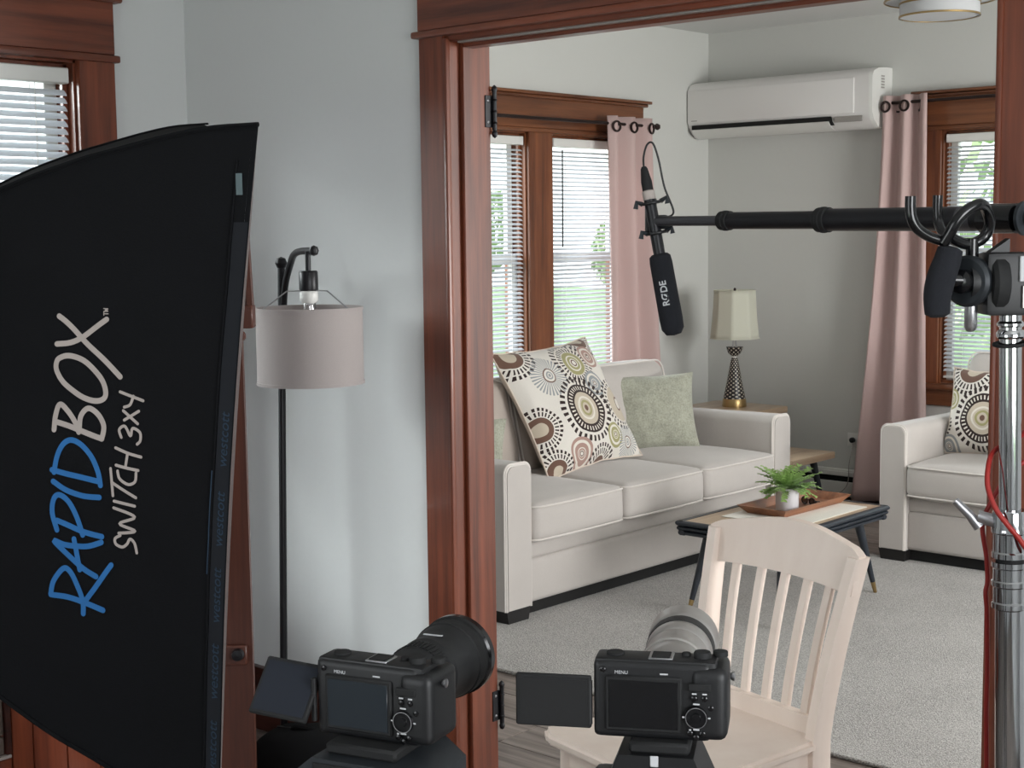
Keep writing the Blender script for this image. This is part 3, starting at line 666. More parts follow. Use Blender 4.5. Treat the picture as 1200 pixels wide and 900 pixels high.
for (p0, p1, q0, q1) in (((-a[0], -a[1]), (a[0], -a[1]), (-b[0], -b[1]), (b[0], -b[1])), ((a[0], -a[1]), (a[0], a[1]), (b[0], -b[1]), (b[0], b[1])), ((a[0], a[1]), (-a[0], a[1]), (b[0], b[1]), (-b[0], b[1])), ((-a[0], a[1]), (-a[0], -a[1]), (-b[0], b[1]), (-b[0], -b[1]))):
    inn = lambda p, k: V((p[0]*k, p[1]*(1-(1-k)*.5)))
    vs = [V((*p0, 0)), V((*p1, 0)), V((*q1, z1)), V((*q0, z1))]; wi = [V((*inn(p0, .93), .007)), V((*inn(p1, .93), .007)), V((*inn(q1, .94), z1)), V((*inn(q0, .94), z1))]
    m = MB(); A = [m.bm.verts.new(v) for v in vs]; B = [m.bm.verts.new(v) for v in wi]
    for i in range(4): m.bm.faces.new((A[i], A[(i+1) % 4], B[(i+1) % 4], B[i]))
    m.bm.faces.new(A[::-1]); m.bm.faces.new(B); m.build('tray_side', m_tray, t)
base = (-3.135, 5.12, TZ+.009); t = thing('potted_fern', base, 'small green fern in a white ceramic pot on the walnut tray', 'plant')
MB().lathe([(.0, 0), (.042, 0), (.045, .004), (.048, .092), (.0485, .094), (.044, .094), (.043, .082), (0, .082)], n=36).build('pot', m_pot, t)
MB().lathe([(0, .084), (.0425, .083)], n=24, cap=False).build('soil', m_soil, t)
for k in range(64):
    a = k*2.39996; el = random.uniform(.25, 1.35); L = random.uniform(.075, .135); m = MB(); P = []
    for i in range(9):
        s_ = i/8; rr = .012+L*s_*cos(el*(1-.45*s_)); zz = .085+L*s_*sin(el)-.045*s_*s_*cos(el)*1.2; P.append(V((rr*cos(a), rr*sin(a), zz)))
    m.tube(P, .0009, 4); side = V((-sin(a), cos(a), 0))
    for i in range(1, 9):
        ll = .021*(1-.6*abs(i/8-.45)); d = (P[i]-P[i-1]).normalized()
        for sg in (-1, 1):
            p = P[i]; tip = p+side*sg*ll+d*ll*.6+V((0, 0, random.uniform(-.004, .003))); w_ = d*.006
            vs = [m.bm.verts.new(q) for q in (p-w_, (p+tip)/2-w_*1.1+V((0, 0, .002)), tip, (p+tip)/2+w_*1.1+V((0, 0, .002)), p+w_)]; m.bm.faces.new(vs)
    m.build('frond', m_leaf, t, ang=80)
base = (-3.13, 5.29, TZ+.008); t = thing('sunglasses', base, 'small folded black eyeglasses on the tray beside the pot', 'glasses', None, radians(-20))
for x in (-.024, .024): MB().tube([V((x+.019*cos(i*pi/8), -.01, .017+.014*sin(i*pi/8))) for i in range(16)], .0024, 6, True).build('rim', m_blkg, t)
for x in (-.024, .024): MB().lathe([(0, 0), (.0175, 0)], (x, -.01, .017), (0, 1, 0), 16, False).build('lens', m_glass_dark, t)
MB().tube([V((-.005, -.01, .02)), V((0, -.011, .023)), V((.005, -.01, .02))], .002, 6).build('bridge', m_blkg, t)
MB().tube([V((-.043, -.008, .022)), V((-.04, .01, .02)), V((.035, .02, .008))], .0022, 6).build('temple', m_blkg, t)
MB().tube([V((.043, -.008, .022)), V((.04, .016, .018)), V((-.035, .028, .006))], .0022, 6).build('temple', m_blkg, t)

# ------------------------------------------------------------------ white slat-back chair
base = (-1.772, 2.508, 0); t = thing('dining_chair', base, 'cream painted slat-back wooden chair standing in the doorway', 'chair', None, radians(-13.2))
hw, bw, tw, by = .215, .186, .224, .205
def at_post(s_, u):      # centre line of a back post, u 0 at seat height, 1 at the top
    return V((s_*(bw-.012+(tw-bw)*u), by+.012*u+.065*u**1.5, .455+(.838-.455)*u))
for s_ in (-1, 1):
    m = MB(); pts = [V((s_*(bw-.02), by+.045, 0)), V((s_*(bw-.015), by+.012, .22)), V((s_*(bw-.012), by, .40))]+[at_post(s_, u/8) for u in range(9)]
    rings = []
    for i, p in enumerate(pts):
        d = .026 if i < 3 else .027-.006*(i-2)/9; w_ = .0165
        rings.append([m.bm.verts.new(p+V((a*w_, b*d, 0))) for a, b in ((-1, -.75), (-.75, -1), (.75, -1), (1, -.75), (1, .75), (.75, 1), (-.75, 1), (-1, .75))])
    for A, B in zip(rings, rings[1:]):
        for k in range(8): m.bm.faces.new((A[k], A[(k+1) % 8], B[(k+1) % 8], B[k]))
    m.bm.faces.new(rings[0][::-1]); m.bm.faces.new(rings[-1]); m.build('back_post', m_chair, t, ang=50)
m = MB()     # crest rail, curved back, with a raised middle
def cpt(u, v, f):
    x = -tw+2*tw*u; s_ = (2*u-1); top_ = .848+.028*cos(s_*pi/2)**1.4+.004; bot = .762+.006*(1-s_*s_)
    if abs(s_) > .9: top_ -= (abs(s_)-.9)*.10
    z = bot+(top_-bot)*v; un = (z-.455)/.383; y_ = by+.012*un+.065*max(0, un)**1.5+.03*(1-s_*s_)*.9-.004
    return V((x, y_+(-.011 if f == 0 else .011), z))
for f in (0, 1): m.grid(lambda u, v: cpt(u, v, f), 32, 5)
for e in (lambda u, v: cpt(u, 1, v), lambda u, v: cpt(u, 0, v), lambda u, v: cpt(0, u, v), lambda u, v: cpt(1, u, v)): m.grid(e, 32 if True else 5, 1)
bmesh.ops.remove_doubles(m.bm, verts=m.bm.verts, dist=1e-5); m.build('crest_rail', m_chair, t, ang=40)
MB().prism([(-bw+.025, -.022), (bw-.025, -.022), (bw-.025, .019), (-bw+.025, .019)], -.011, .011, lambda p, q, h: V((p, by+.006+h+.012*(1-(p/bw)**2), .478+q))).build('lower_rail', m_chair, t)
for k in range(5):
    xx = (k-2)/3.0; m = MB(); rings = []
    for i in range(9):
        z = .49+(.77-.49)*i/8; un = (z-.455)/.383; x = xx*(bw+(tw-bw)*un)*.98; y_ = by+.012*un+.065*un**1.5+.03*(1-(x/tw)**2)*.9*min(1, .75+un*.3)-.004
        rings.append([m.bm.verts.new(V((x+a*.0125, y_+b*.0065, z))) for a, b in ((-1, -.4), (-.75, -1), (.75, -1), (1, -.4), (1, .4), (.75, 1), (-.75, 1), (-1, .4))])
    for A, B in zip(rings, rings[1:]):
        for q in range(8): m.bm.faces.new((A[q], A[(q+1) % 8], B[(q+1) % 8], B[q]))
    m.bm.faces.new(rings[0][::-1]); m.bm.faces.new(rings[-1]); m.build('back_slat', m_chair, t, ang=50)
m = MB(); m.prism([(-bw+.0, by+.015), (-hw-.012, -.21), (-hw+.03, -.235), (hw-.03, -.235), (hw+.012, -.21), (bw, by+.015)], .432, .458, lambda p, q, h: V((p, q, h)))
bmesh.ops.bevel(m.bm, geom=list(m.bm.edges), offset=.008, segments=3, affect='EDGES'); m.build('seat', m_chair, t, ang=50)
m = MB(); m.box((-hw+.04, -.19, .37), (hw-.04, -.168, .432), .002); m.box((-bw+.03, by-.012, .37), (bw-.03, by+.01, .432), .002)
for s_ in (-1, 1): m.prism([(s_*(hw-.03), -.18), (s_*(hw-.05), -.18), (s_*(bw-.035), by), (s_*(bw-.015), by)], .37, .432, lambda p, q, h: V((p, q, h)))
m.build('apron', m_chair, t)
for s_ in (-1, 1): MB().cyl((s_*(hw-.03), -.185, 0), (s_*(hw-.035), -.175, .43), .015, .022, 16).build('front_leg', m_chair, t)
for s_ in (-1, 1): MB().cyl((s_*(hw-.032), -.18, .2), (s_*(bw-.014), by+.012, .2), .011, n=12).build('stretcher', m_chair, t)

# ------------------------------------------------------------------ floor lamp
base = (-3.272, 2.685, 0); t = thing('floor_lamp', base, 'black floor lamp with curved arm and grey linen drum shade by the wall', 'lamp')
MB().lathe([(.11, 0), (.112, .008), (.1, .018), (.02, .026), (.011, .04)], (0, -.05, 0), n=36).build('lamp_base', m_blackm, t)
m = MB(); m.cyl((0, -.05, .02), (0, -.012, 1.43), .0105, n=16); m.build('pole', m_blackm, t)
MB().lathe([(0, -.018), (.012, -.013), (.0175, 0), (.012, .013), (0, .018)], (0, -.012, 1.437), n=20).build('pole_knob', m_blackm, t)
E_ = V((.290, -.140, 1.474)); q = [V((.008, -.016, 1.29)), V((.035, -.03, 1.37)), V((.085, -.05, 1.435)), V((.16, -.09, 1.468)), E_]
MB().tube(smooth(q, 8), .0095, 12).build('arm', m_blackm, t)
MB().lathe([(0, -.014), (.01, -.01), (.0135, 0), (.01, .01), (0, .014)], E_, n=16).build('arm_tip', m_blackm, t)
cx, cy = .266, -.140
m = MB(); m.cyl((cx, cy, 1.42), (cx, cy, 1.472), .0075, n=12); m.build('hanger', m_blackm, t)
MB().lathe([(.024, 1.370), (.025, 1.374), (.025, 1.418), (.022, 1.422)], (cx, cy, 0), n=28).build('socket_cap', m_blackm, t)
m = MB(); m.lathe([(.021, 1.37), (.024, 1.365), (.024, 1.345), (.018, 1.337)], (cx, cy, 0), n=24); m.build('socket', m_white, t)
MB().lathe([(.014, 1.338), (.016, 1.325), (.016, 1.25), (.008, 1.235), (0, 1.233)], (cx, cy, 0), n=20).build('light_bulb', m_bulb, t)
m = MB()
for a in (.2, 2.3, 4.35): m.tube([V((cx+.02*cos(a), cy+.02*sin(a), 1.37)), V((cx+.06*cos(a), cy+.06*sin(a), 1.37)), V((cx+.136*cos(a), cy+.136*sin(a), 1.318))], .0018, 6)
m.build('shade_spider', m_steel, t)
o = MB().lathe([(.139, 1.128), (.1395, 1.128), (.1395, 1.325), (.139, 1.325)], (cx, cy, 0), n=56, cap=False).build('lamp_shade', m_shadeA, t, ang=60)
md = o.modifiers.new('cloth', 'SOLIDIFY'); md.thickness = .0015
for z in (1.130, 1.323): MB().lathe([(.1385, -.004), (.1415, -.004), (.1415, .004), (.1385, .004), (.1385, -.004)], (cx, cy, z), n=56, cap=False).build('shade_trim', m_shadeA, o)

# ------------------------------------------------------------------ wooden easel behind the softbox, cabinet, bag
base = (-2.955, 2.30, 0); t = thing('wooden_easel', base, 'dark wooden easel standing between the softbox and the floor lamp', 'easel', None, yaw)
m = MB(); m.box((-.012, -.012, 1.30), (.0, .012, 1.50), .002); m.build('mast', m_easel, t)
MB().prism([(.003, 1.30), (.019, 1.30), (.011, 1.508), (.001, 1.508)], -.014, .014, lambda p, q, h: V((p, h, q))).build('mast', m_easel, t)
MB().box((-.024, -.025, 1.288), (.019, .022, 1.345), .003).build('canvas_clamp', m_easel, t)
MB().lathe([(.012, 0), (.014, .01), (.012, .02), (0, .022)], (-.01, -.025, 1.27), (0, -1, 0), 16).build('clamp_knob', m_easel, t)
MB().prism([(-.13, .0), (-.010, .0), (-.008, .46), (-.010, 1.06), (-.012, 1.29), (-.03, 1.29), (-.045, 1.06), (-.10, .46)], -.011, .011, lambda p, q, h: V((p, h, q))).build('leg', m_easel, t)
MB().prism([(-.42, .0), (-.38, .0), (-.045, 1.29), (-.07, 1.29)], -.011, .011, lambda p, q, h: V((p, h, q))).build('leg', m_easel, t)
MB().prism([(.02, .0), (.3, .0), (.0, 1.27), (-.01, 1.29)], -.02, .02, lambda p, q, h: V((-.22+h, .02+p*.55, q))).build('rear_leg', m_easel, t)
MB().box((-.36, -.03, .44), (-.02, -.011, .49), .003).build('canvas_ledge', m_easel, t)
MB().lathe([(.012, 0), (.016, .006), (.014, .02), (0, .022)], (-.04, -.03, .47), (0, -1, 0), 16).build('ledge_knob', m_blackm, t)

base = (-3.70, 1.84, 0); t = thing('low_cabinet', base, 'low reddish wood cabinet under the far left window, behind the black softbox', 'cabinet')
XF = -3.56
MB().box((-3.84, 1.2, .0), (XF-.012, 2.33, .56), .003).build('carcass', m_cab, t, base)
MB().box((-3.845, 1.18, .56), (XF+.02, 2.35, .59), .005, 2).build('cabinet_top', m_cab, t, base)
for ya, yb in ((1.955, 2.015), (2.017, 2.115), (2.117, 2.215), (2.217, 2.33)): MB().box((XF-.012, ya, .002), (XF, yb, .558), .002).build('plank', m_cab, t, base)
MB().box((XF-.012, 1.2, .002), (XF+.003, 1.95, .145), .003).build('plinth', m_cab, t, base)
MB().box((XF-.012, 1.2, .145), (XF+.005, 1.95, .155), .002).build('trim_strip', m_beige, t, base)
MB().box((XF-.012, 1.935, .155), (XF+.004, 1.953, .558), .003).build('stile', m_darkb, t, base)
m_slate = wood('grey_brown_panel', srgb(70, 60, 54), srgb(112, 98, 88), 1, .6)
for za, zb in ((.157, .205), (.209, .32), (.324, .44), (.444, .555)): MB().box((XF-.014, 1.2, za), (XF-.004, 1.933, zb), .002).build('panel_board', m_slate, t, base)

base = (-2.75, 2.22, 0)
t = thing('gear_bag', (-3.12, 2.62, 0), 'black cloth equipment bag on the dark floor below the floor lamp', 'bag', None, radians(15))
rbox((.22, .11, .075), .06, (.01, .02, .02), 8, .014, 4).build('bag_body', m_bag, t, xf=Matrix.Translation((.1, -.06, .078)))
for dx in (-.08, .08): MB().tube(smooth([V((.1+dx-.05, -.06, .15)), V((.1+dx-.03, -.07, .17)), V((.1+dx+.03, -.07, .168)), V((.1+dx+.05, -.06, .15))], 6), .008, 8).build('handle', m_bag, t)
MB().tube([V((-.08, -.06, .158)), V((.1, -.065, .170)), V((.28, -.06, .158))], .003, 6).build('zipper', m_blkg, t)

# ------------------------------------------------------------------ softbox (3 x 4 ft) on its light stand
TOP = [(-2.764, 1.21, 1.375), (-2.608, 1.304, 1.522), (-2.467, 1.381, 1.602), (-2.331, 1.449, 1.649), (-2.257, 1.485, 1.667), (-2.173, 1.525, 1.686), (-2.094, 1.562, 1.699), (-2.007, 1.599, 1.702)]
BOT = [(-2.742, 1.18, 1.018), (-2.564, 1.243, 0.802), (-2.413, 1.305, 0.706), (-2.315, 1.345, 0.65), (-2.241, 1.374, 0.618), (-2.17, 1.404, 0.585), (-2.084, 1.438, 0.552), (-1.986, 1.458, 0.54)]
STROKES =  {"beige_big":[[[0.4141,0.2672],[0.4898,0.3101],[0.5687,0.3412],[0.6321,0.3713]],[[0.5791,0.2778],[0.5304,0.2938],[0.4854,0.3076],[0.4463,0.3153],[0.4123,0.316]],[[0.4518,0.3381],[0.5076,0.3489],[0.5648,0.3722],[0.5876,0.394],[0.5834,0.4078],[0.5498,0.4125],[0.4934,0.4056],[0.4401,0.3868],[0.4167,0.3647],[0.4145,0.3481],[0.4247,0.34],[0.4518,0.3381]],[[0.4125,0.4672],[0.4142,0.4421],[0.4251,0.4223],[0.4507,0.4336],[0.4809,0.454],[0.4938,0.4676]],[[0.416,0.4531],[0.4917,0.4635],[0.5829,0.4736]],[[0.4961,0.4657],[0.4992,0.4408],[0.5286,0.4259],[0.5655,0.4333],[0.588,0.4521],[0.5829,0.4736]]],"blue_big":[[[0.4169,0.5423],[0.4254,0.5114],[0.4422,0.4901],[0.4697,0.4824],[0.5116,0.4896],[0.5517,0.5062],[0.577,0.5284],[0.5878,0.5498]],[[0.411,0.5383],[0.4676,0.542],[0.5858,0.5441]],[[0.415,0.5586],[0.4553,0.5698],[0.5203,0.5738],[0.5844,0.57]],[[0.4294,0.6257],[0.517,0.633],[0.5985,0.633]],[[0.4304,0.6421],[0.4151,0.6149],[0.4173,0.5905],[0.4328,0.5802],[0.4641,0.5888],[0.4981,0.612],[0.5261,0.639]],[[0.5978,0.6423],[0.5525,0.6544],[0.5022,0.6606],[0.4551,0.6639],[0.4236,0.6623],[0.4634,0.6772],[0.5304,0.693],[0.5868,0.6998]],[[0.4913,0.6498],[0.5076,0.6748],[0.5222,0.6977]],[[0.421,0.7574],[0.4762,0.7508],[0.551,0.7496],[0.6147,0.7507]],[[0.4209,0.7563],[0.429,0.7306],[0.4579,0.7048],[0.4851,0.7071],[0.5158,0.7268],[0.5385,0.7481],[0.5423,0.7685]],[[0.6393,0.6738],[0.5878,0.7159],[0.5429,0.7509]]],"beige_small":[[[0.6629,0.6236],[0.6453,0.6306],[0.6497,0.6388],[0.6718,0.6409],[0.6877,0.6343],[0.6975,0.6253],[0.7134,0.6303],[0.7216,0.644]],[[0.6575,0.6205],[0.715,0.6108],[0.6597,0.6049],[0.7128,0.5888],[0.6372,0.5817]],[[0.6383,0.5708],[0.711,0.572]],[[0.6202,0.5196],[0.6339,0.5624]],[[0.6275,0.5414],[0.6701,0.5506],[0.7131,0.5587]],[[0.6443,0.5219],[0.6541,0.5336],[0.6831,0.5403],[0.7049,0.5345],[0.7054,0.5207]],[[0.6311,0.4856],[0.6743,0.492],[0.7183,0.495]],[[0.6376,0.5131],[0.6734,0.5153],[0.7118,0.5164]],[[0.6722,0.4921],[0.6691,0.5149]],[[0.649,0.4678],[0.6414,0.4558],[0.6602,0.4496],[0.68,0.4639],[0.6868,0.4517],[0.7116,0.457],[0.7138,0.4693],[0.7036,0.4758]],[[0.6525,0.425],[0.703,0.4437]],[[0.704,0.4241],[0.6577,0.4398]],[[0.6552,0.4192],[0.674,0.4147],[0.6818,0.4012]],[[0.6371,0.3953],[0.675,0.4014],[0.7154,0.4074]]],"beige_tiny":[[[0.5687,0.2683],[0.5829,0.2687]],[[0.5684,0.2659],[0.569,0.2707]],[[0.5676,0.2597],[0.5819,0.2608],[0.5722,0.2622],[0.5823,0.2642],[0.5682,0.2645]]]}

m_tagc = plain('grey_blue_tag', srgb(92, 108, 112), .7)
base = (-2.75, 1.45, 0); t = thing('softbox', base, 'large black rectangular softbox with blue and beige lettering on its side', 'softbox')
def crv(P, u):
    n = len(P)-1; x = min(max(u, 0), 1)*n; i = min(int(x), n-1); f = x-i
    g = lambda k: V(P[k]) if 0 <= k <= n else (2*V(P[0])-V(P[1]) if k < 0 else 2*V(P[n])-V(P[n-1]))
    a, b, c, d = g(i-1), g(i), g(i+1), g(i+2)
    return .5*((2*b)+(c-a)*f+(2*a-5*b+4*c-d)*f*f+(3*b-a-3*c+d)*f**3)
def panel(s_, v):
    a, b = crv(TOP, s_), crv(BOT, s_)
    d = (crv(TOP, s_)-crv(TOP, s_-.02)) if s_ > .02 else (crv(TOP, s_+.02)-crv(TOP, s_))
    return a.lerp(b, v)-d.normalized()*.016*sin(pi*v)*s_
def pnorm(s_, v):
    e = .01; return (panel(s_+e, v)-panel(s_-e, v)).cross(panel(s_, v+e)-panel(s_, v-e)).normalized()
side = V((-2.774, 2.067, 1.765))-V(TOP[-1]); sgn = 1 if pnorm(.5, .5).dot(-side) > 0 else -1
def soft(s_, v):
    p = panel(s_, v); n_ = pnorm(min(max(s_, .03), .97), min(max(v, .03), .97))*sgn
    w_ = noise.noise(p*4)*.007+noise.noise(V((p.x*3+p.z*4, p.y*2, p.z*1.2-p.x*2))*2.4)*.007
    return p+n_*(w_*sin(pi*v)*min(1, (1-s_)*8)*min(1, s_*5))
RC = (V(TOP[0])+V(BOT[0]))/2+side*.5*0
# the ring end is narrower than the lip: the four rods meet near it
def far(P, s_, k): p = crv(P, s_); return p+side*(.30+.70*s_**.8)
def lift(s_, v): return soft(s_, v)
MB().grid(lambda u, v: lift(u, v), 48, 60).build('side_panel', m_soft, t, base, 80)
MB().grid(lambda u, v: far(TOP, u, 0).lerp(far(BOT, u, 0), v), 24, 20).build('side_panel', m_soft, t, base, 80)
MB().grid(lambda u, v: crv(TOP, u).lerp(far(TOP, u, 0), v)-V((0, 0, .012*sin(pi*v)*u)), 24, 10).build('top_panel', m_soft, t, base, 80)
MB().grid(lambda u, v: crv(BOT, u).lerp(far(BOT, u, 0), v), 24, 10).build('bottom_panel', m_soft, t, base, 80)
lipd = (panel(1, .5)-panel(.94, .5)).normalized()
def lip(v, k): return panel(1, v)+lipd*k+side.normalized()*.004
MB().grid(lambda u, v: panel(1, v)+lipd*(.010*u*sin(pi*v)**.5)+side.normalized()*(.001+.02*u), 3, 40).build('front_lip', m_lip, t, base, 80)
inner = MB().grid(lambda u, v: panel(.985, v).lerp(far(TOP, .985, 0).lerp(far(BOT, .985, 0), v), u), 12, 24).build('diffusion_cloth', translucent('white_diffusion', srgb(210, 210, 212), .4), t, base, 80)
def ribbon(pts, w_, off, mb, k=7):
    P = smooth([V((a, b, 0)) for a, b in pts], k) if len(pts) > 2 else [V((*pts[0], 0)), V((*pts[-1], 0))]
    if len(pts) > 3 and pts[0] == pts[-1]: P = smooth([V((a, b, 0)) for a, b in pts[:-1]], k, True); P.append(P[0])
    W = [(soft(p.x, p.y), pnorm(p.x, p.y)*sgn) for p in P]; W = [(a+n_*off, n_) for a, n_ in W]; L, Rr = [], []
    for i, (a, n_) in enumerate(W):
        d = (W[min(i+1, len(W)-1)][0]-W[max(i-1, 0)][0]).normalized(); sd = d.cross(n_).normalized()*w_/2
        L.append(mb.bm.verts.new(a+sd)); Rr.append(mb.bm.verts.new(a-sd))
    for i in range(len(W)-1): mb.bm.faces.new((L[i], L[i+1], Rr[i+1], Rr[i]))
    for e, q in ((0, -1), (len(W)-1, 1)):
        a, n_ = W[e]; d = (W[min(e+1, len(W)-1)][0]-W[max(e-1, 0)][0]).normalized()*q; sd = d.cross(n_).normalized()
        ring = [mb.bm.verts.new(a+(sd*cos(x)+d*sin(x))*w_/2) for x in [pi*i/6 for i in range(7)]]; mb.bm.faces.new(ring)
for key, nm, mt, w_ in (('blue_big', 'blue_lettering', m_blue, .0098), ('beige_big', 'beige_lettering', m_beige, .0098), ('beige_small', 'beige_lettering', m_beige, .0052), ('beige_tiny', 'trademark_sign', m_beige, .0018)):
    mb = MB()
    for q, l_ in enumerate(STROKES[key]): ribbon(l_, w_, .0022+.00008*q, mb)
    mb.build(nm, mt, t, base)
# brand tape along the lip, its piping and printed words
mb = MB(); mb.grid(lambda u, v: soft(.955+.043*u, .14+.84*v)+pnorm(.96, .14+.84*v)*sgn*.0018, 3, 40); mb.build('edge_tape', m_tape, t, base, 80)
MB().tube([soft(.95, i/40)+pnorm(.95, i/40)*sgn*.002 for i in range(2, 41)], .0022, 6).build('piping', m_soft, t, base)
MB().tube([soft(.947, .5+i/40*.24)+pnorm(.947, .5)*sgn*.004 for i in range(26)], .0010, 6).build('piping', m_tapet, t, base)
for v in (.455, .57, .68, .79, .90):
    p = soft(.977, v)+pnorm(.977, v)*sgn*.0025; z_ = pnorm(.97, v)*sgn; x_ = (soft(.977, v-.03)-soft(.977, v+.03)).normalized(); y_ = z_.cross(x_).normalized(); z_ = x_.cross(y_)
    text('tape_print', 'westcott', .026, m_tapet, t, basis(x_, y_, z_, p), .0002, base, False, .25)
p = soft(.962, .085); MB().box((-.006, -.018, 0), (.006, .018, .0012), mtx=basis(pnorm(.96, .085).cross(V((0, 0, 1))).normalized(), V((0, 0, 1)), pnorm(.96, .085)*sgn, p+pnorm(.96, .085)*sgn*.002)).build('size_tag', m_tagc, t, base)
# rods along the four seams and the speed ring
for P in (TOP, BOT):
    MB().tube([crv(P, i/24)+pnorm(min(max(i/24, .03), .97), .5)*sgn*.001 for i in range(25)], .0045, 6).build('rod', m_soft, t, base)
    MB().tube([far(P, i/24, 0) for i in range(25)], .0045, 6).build('rod', m_soft, t, base)
rcx = (crv(TOP, 0)+crv(BOT, 0)+far(TOP, 0, 0)+far(BOT, 0, 0))/4; ax_ = V((.92, .35, -.1)).normalized()
MB().lathe([(.10, -.02), (.13, -.02), (.13, .02), (.10, .02), (.10, -.02)], rcx, ax_, 40, False).build('speed_ring', m_blackm, t, base)
MB().lathe([(0, -.30), (.075, -.30), (.08, -.28), (.08, -.03), (.1, -.02), (0, -.02)], rcx, ax_, 32).build('lamp_head', m_blk, t, base)
fx, fy = rcx.x-.12, rcx.y-.05; base = (fx, fy, 0)
t = thing('light_stand', base, 'black tripod light stand carrying the softbox', 'light stand')
MB().cyl((0, 0, .12), (0, 0, rcx.z-.085), .013, n=16).build('pole', m_blackm, t)
MB().box((-.03, -.03, rcx.z-.11), (.03, .03, rcx.z-.07), .006, 2).build('bracket', m_blk, t)
MB().cyl((0, 0, .5), (0, 0, .58), .02, n=16).build('collar', m_blk, t)
for a in (1.2, 3.3, 5.4): MB().cyl((.015*cos(a), .015*sin(a), .55), (.42*cos(a), .42*sin(a), .012), .010, n=12).build('leg', m_blackm, t)

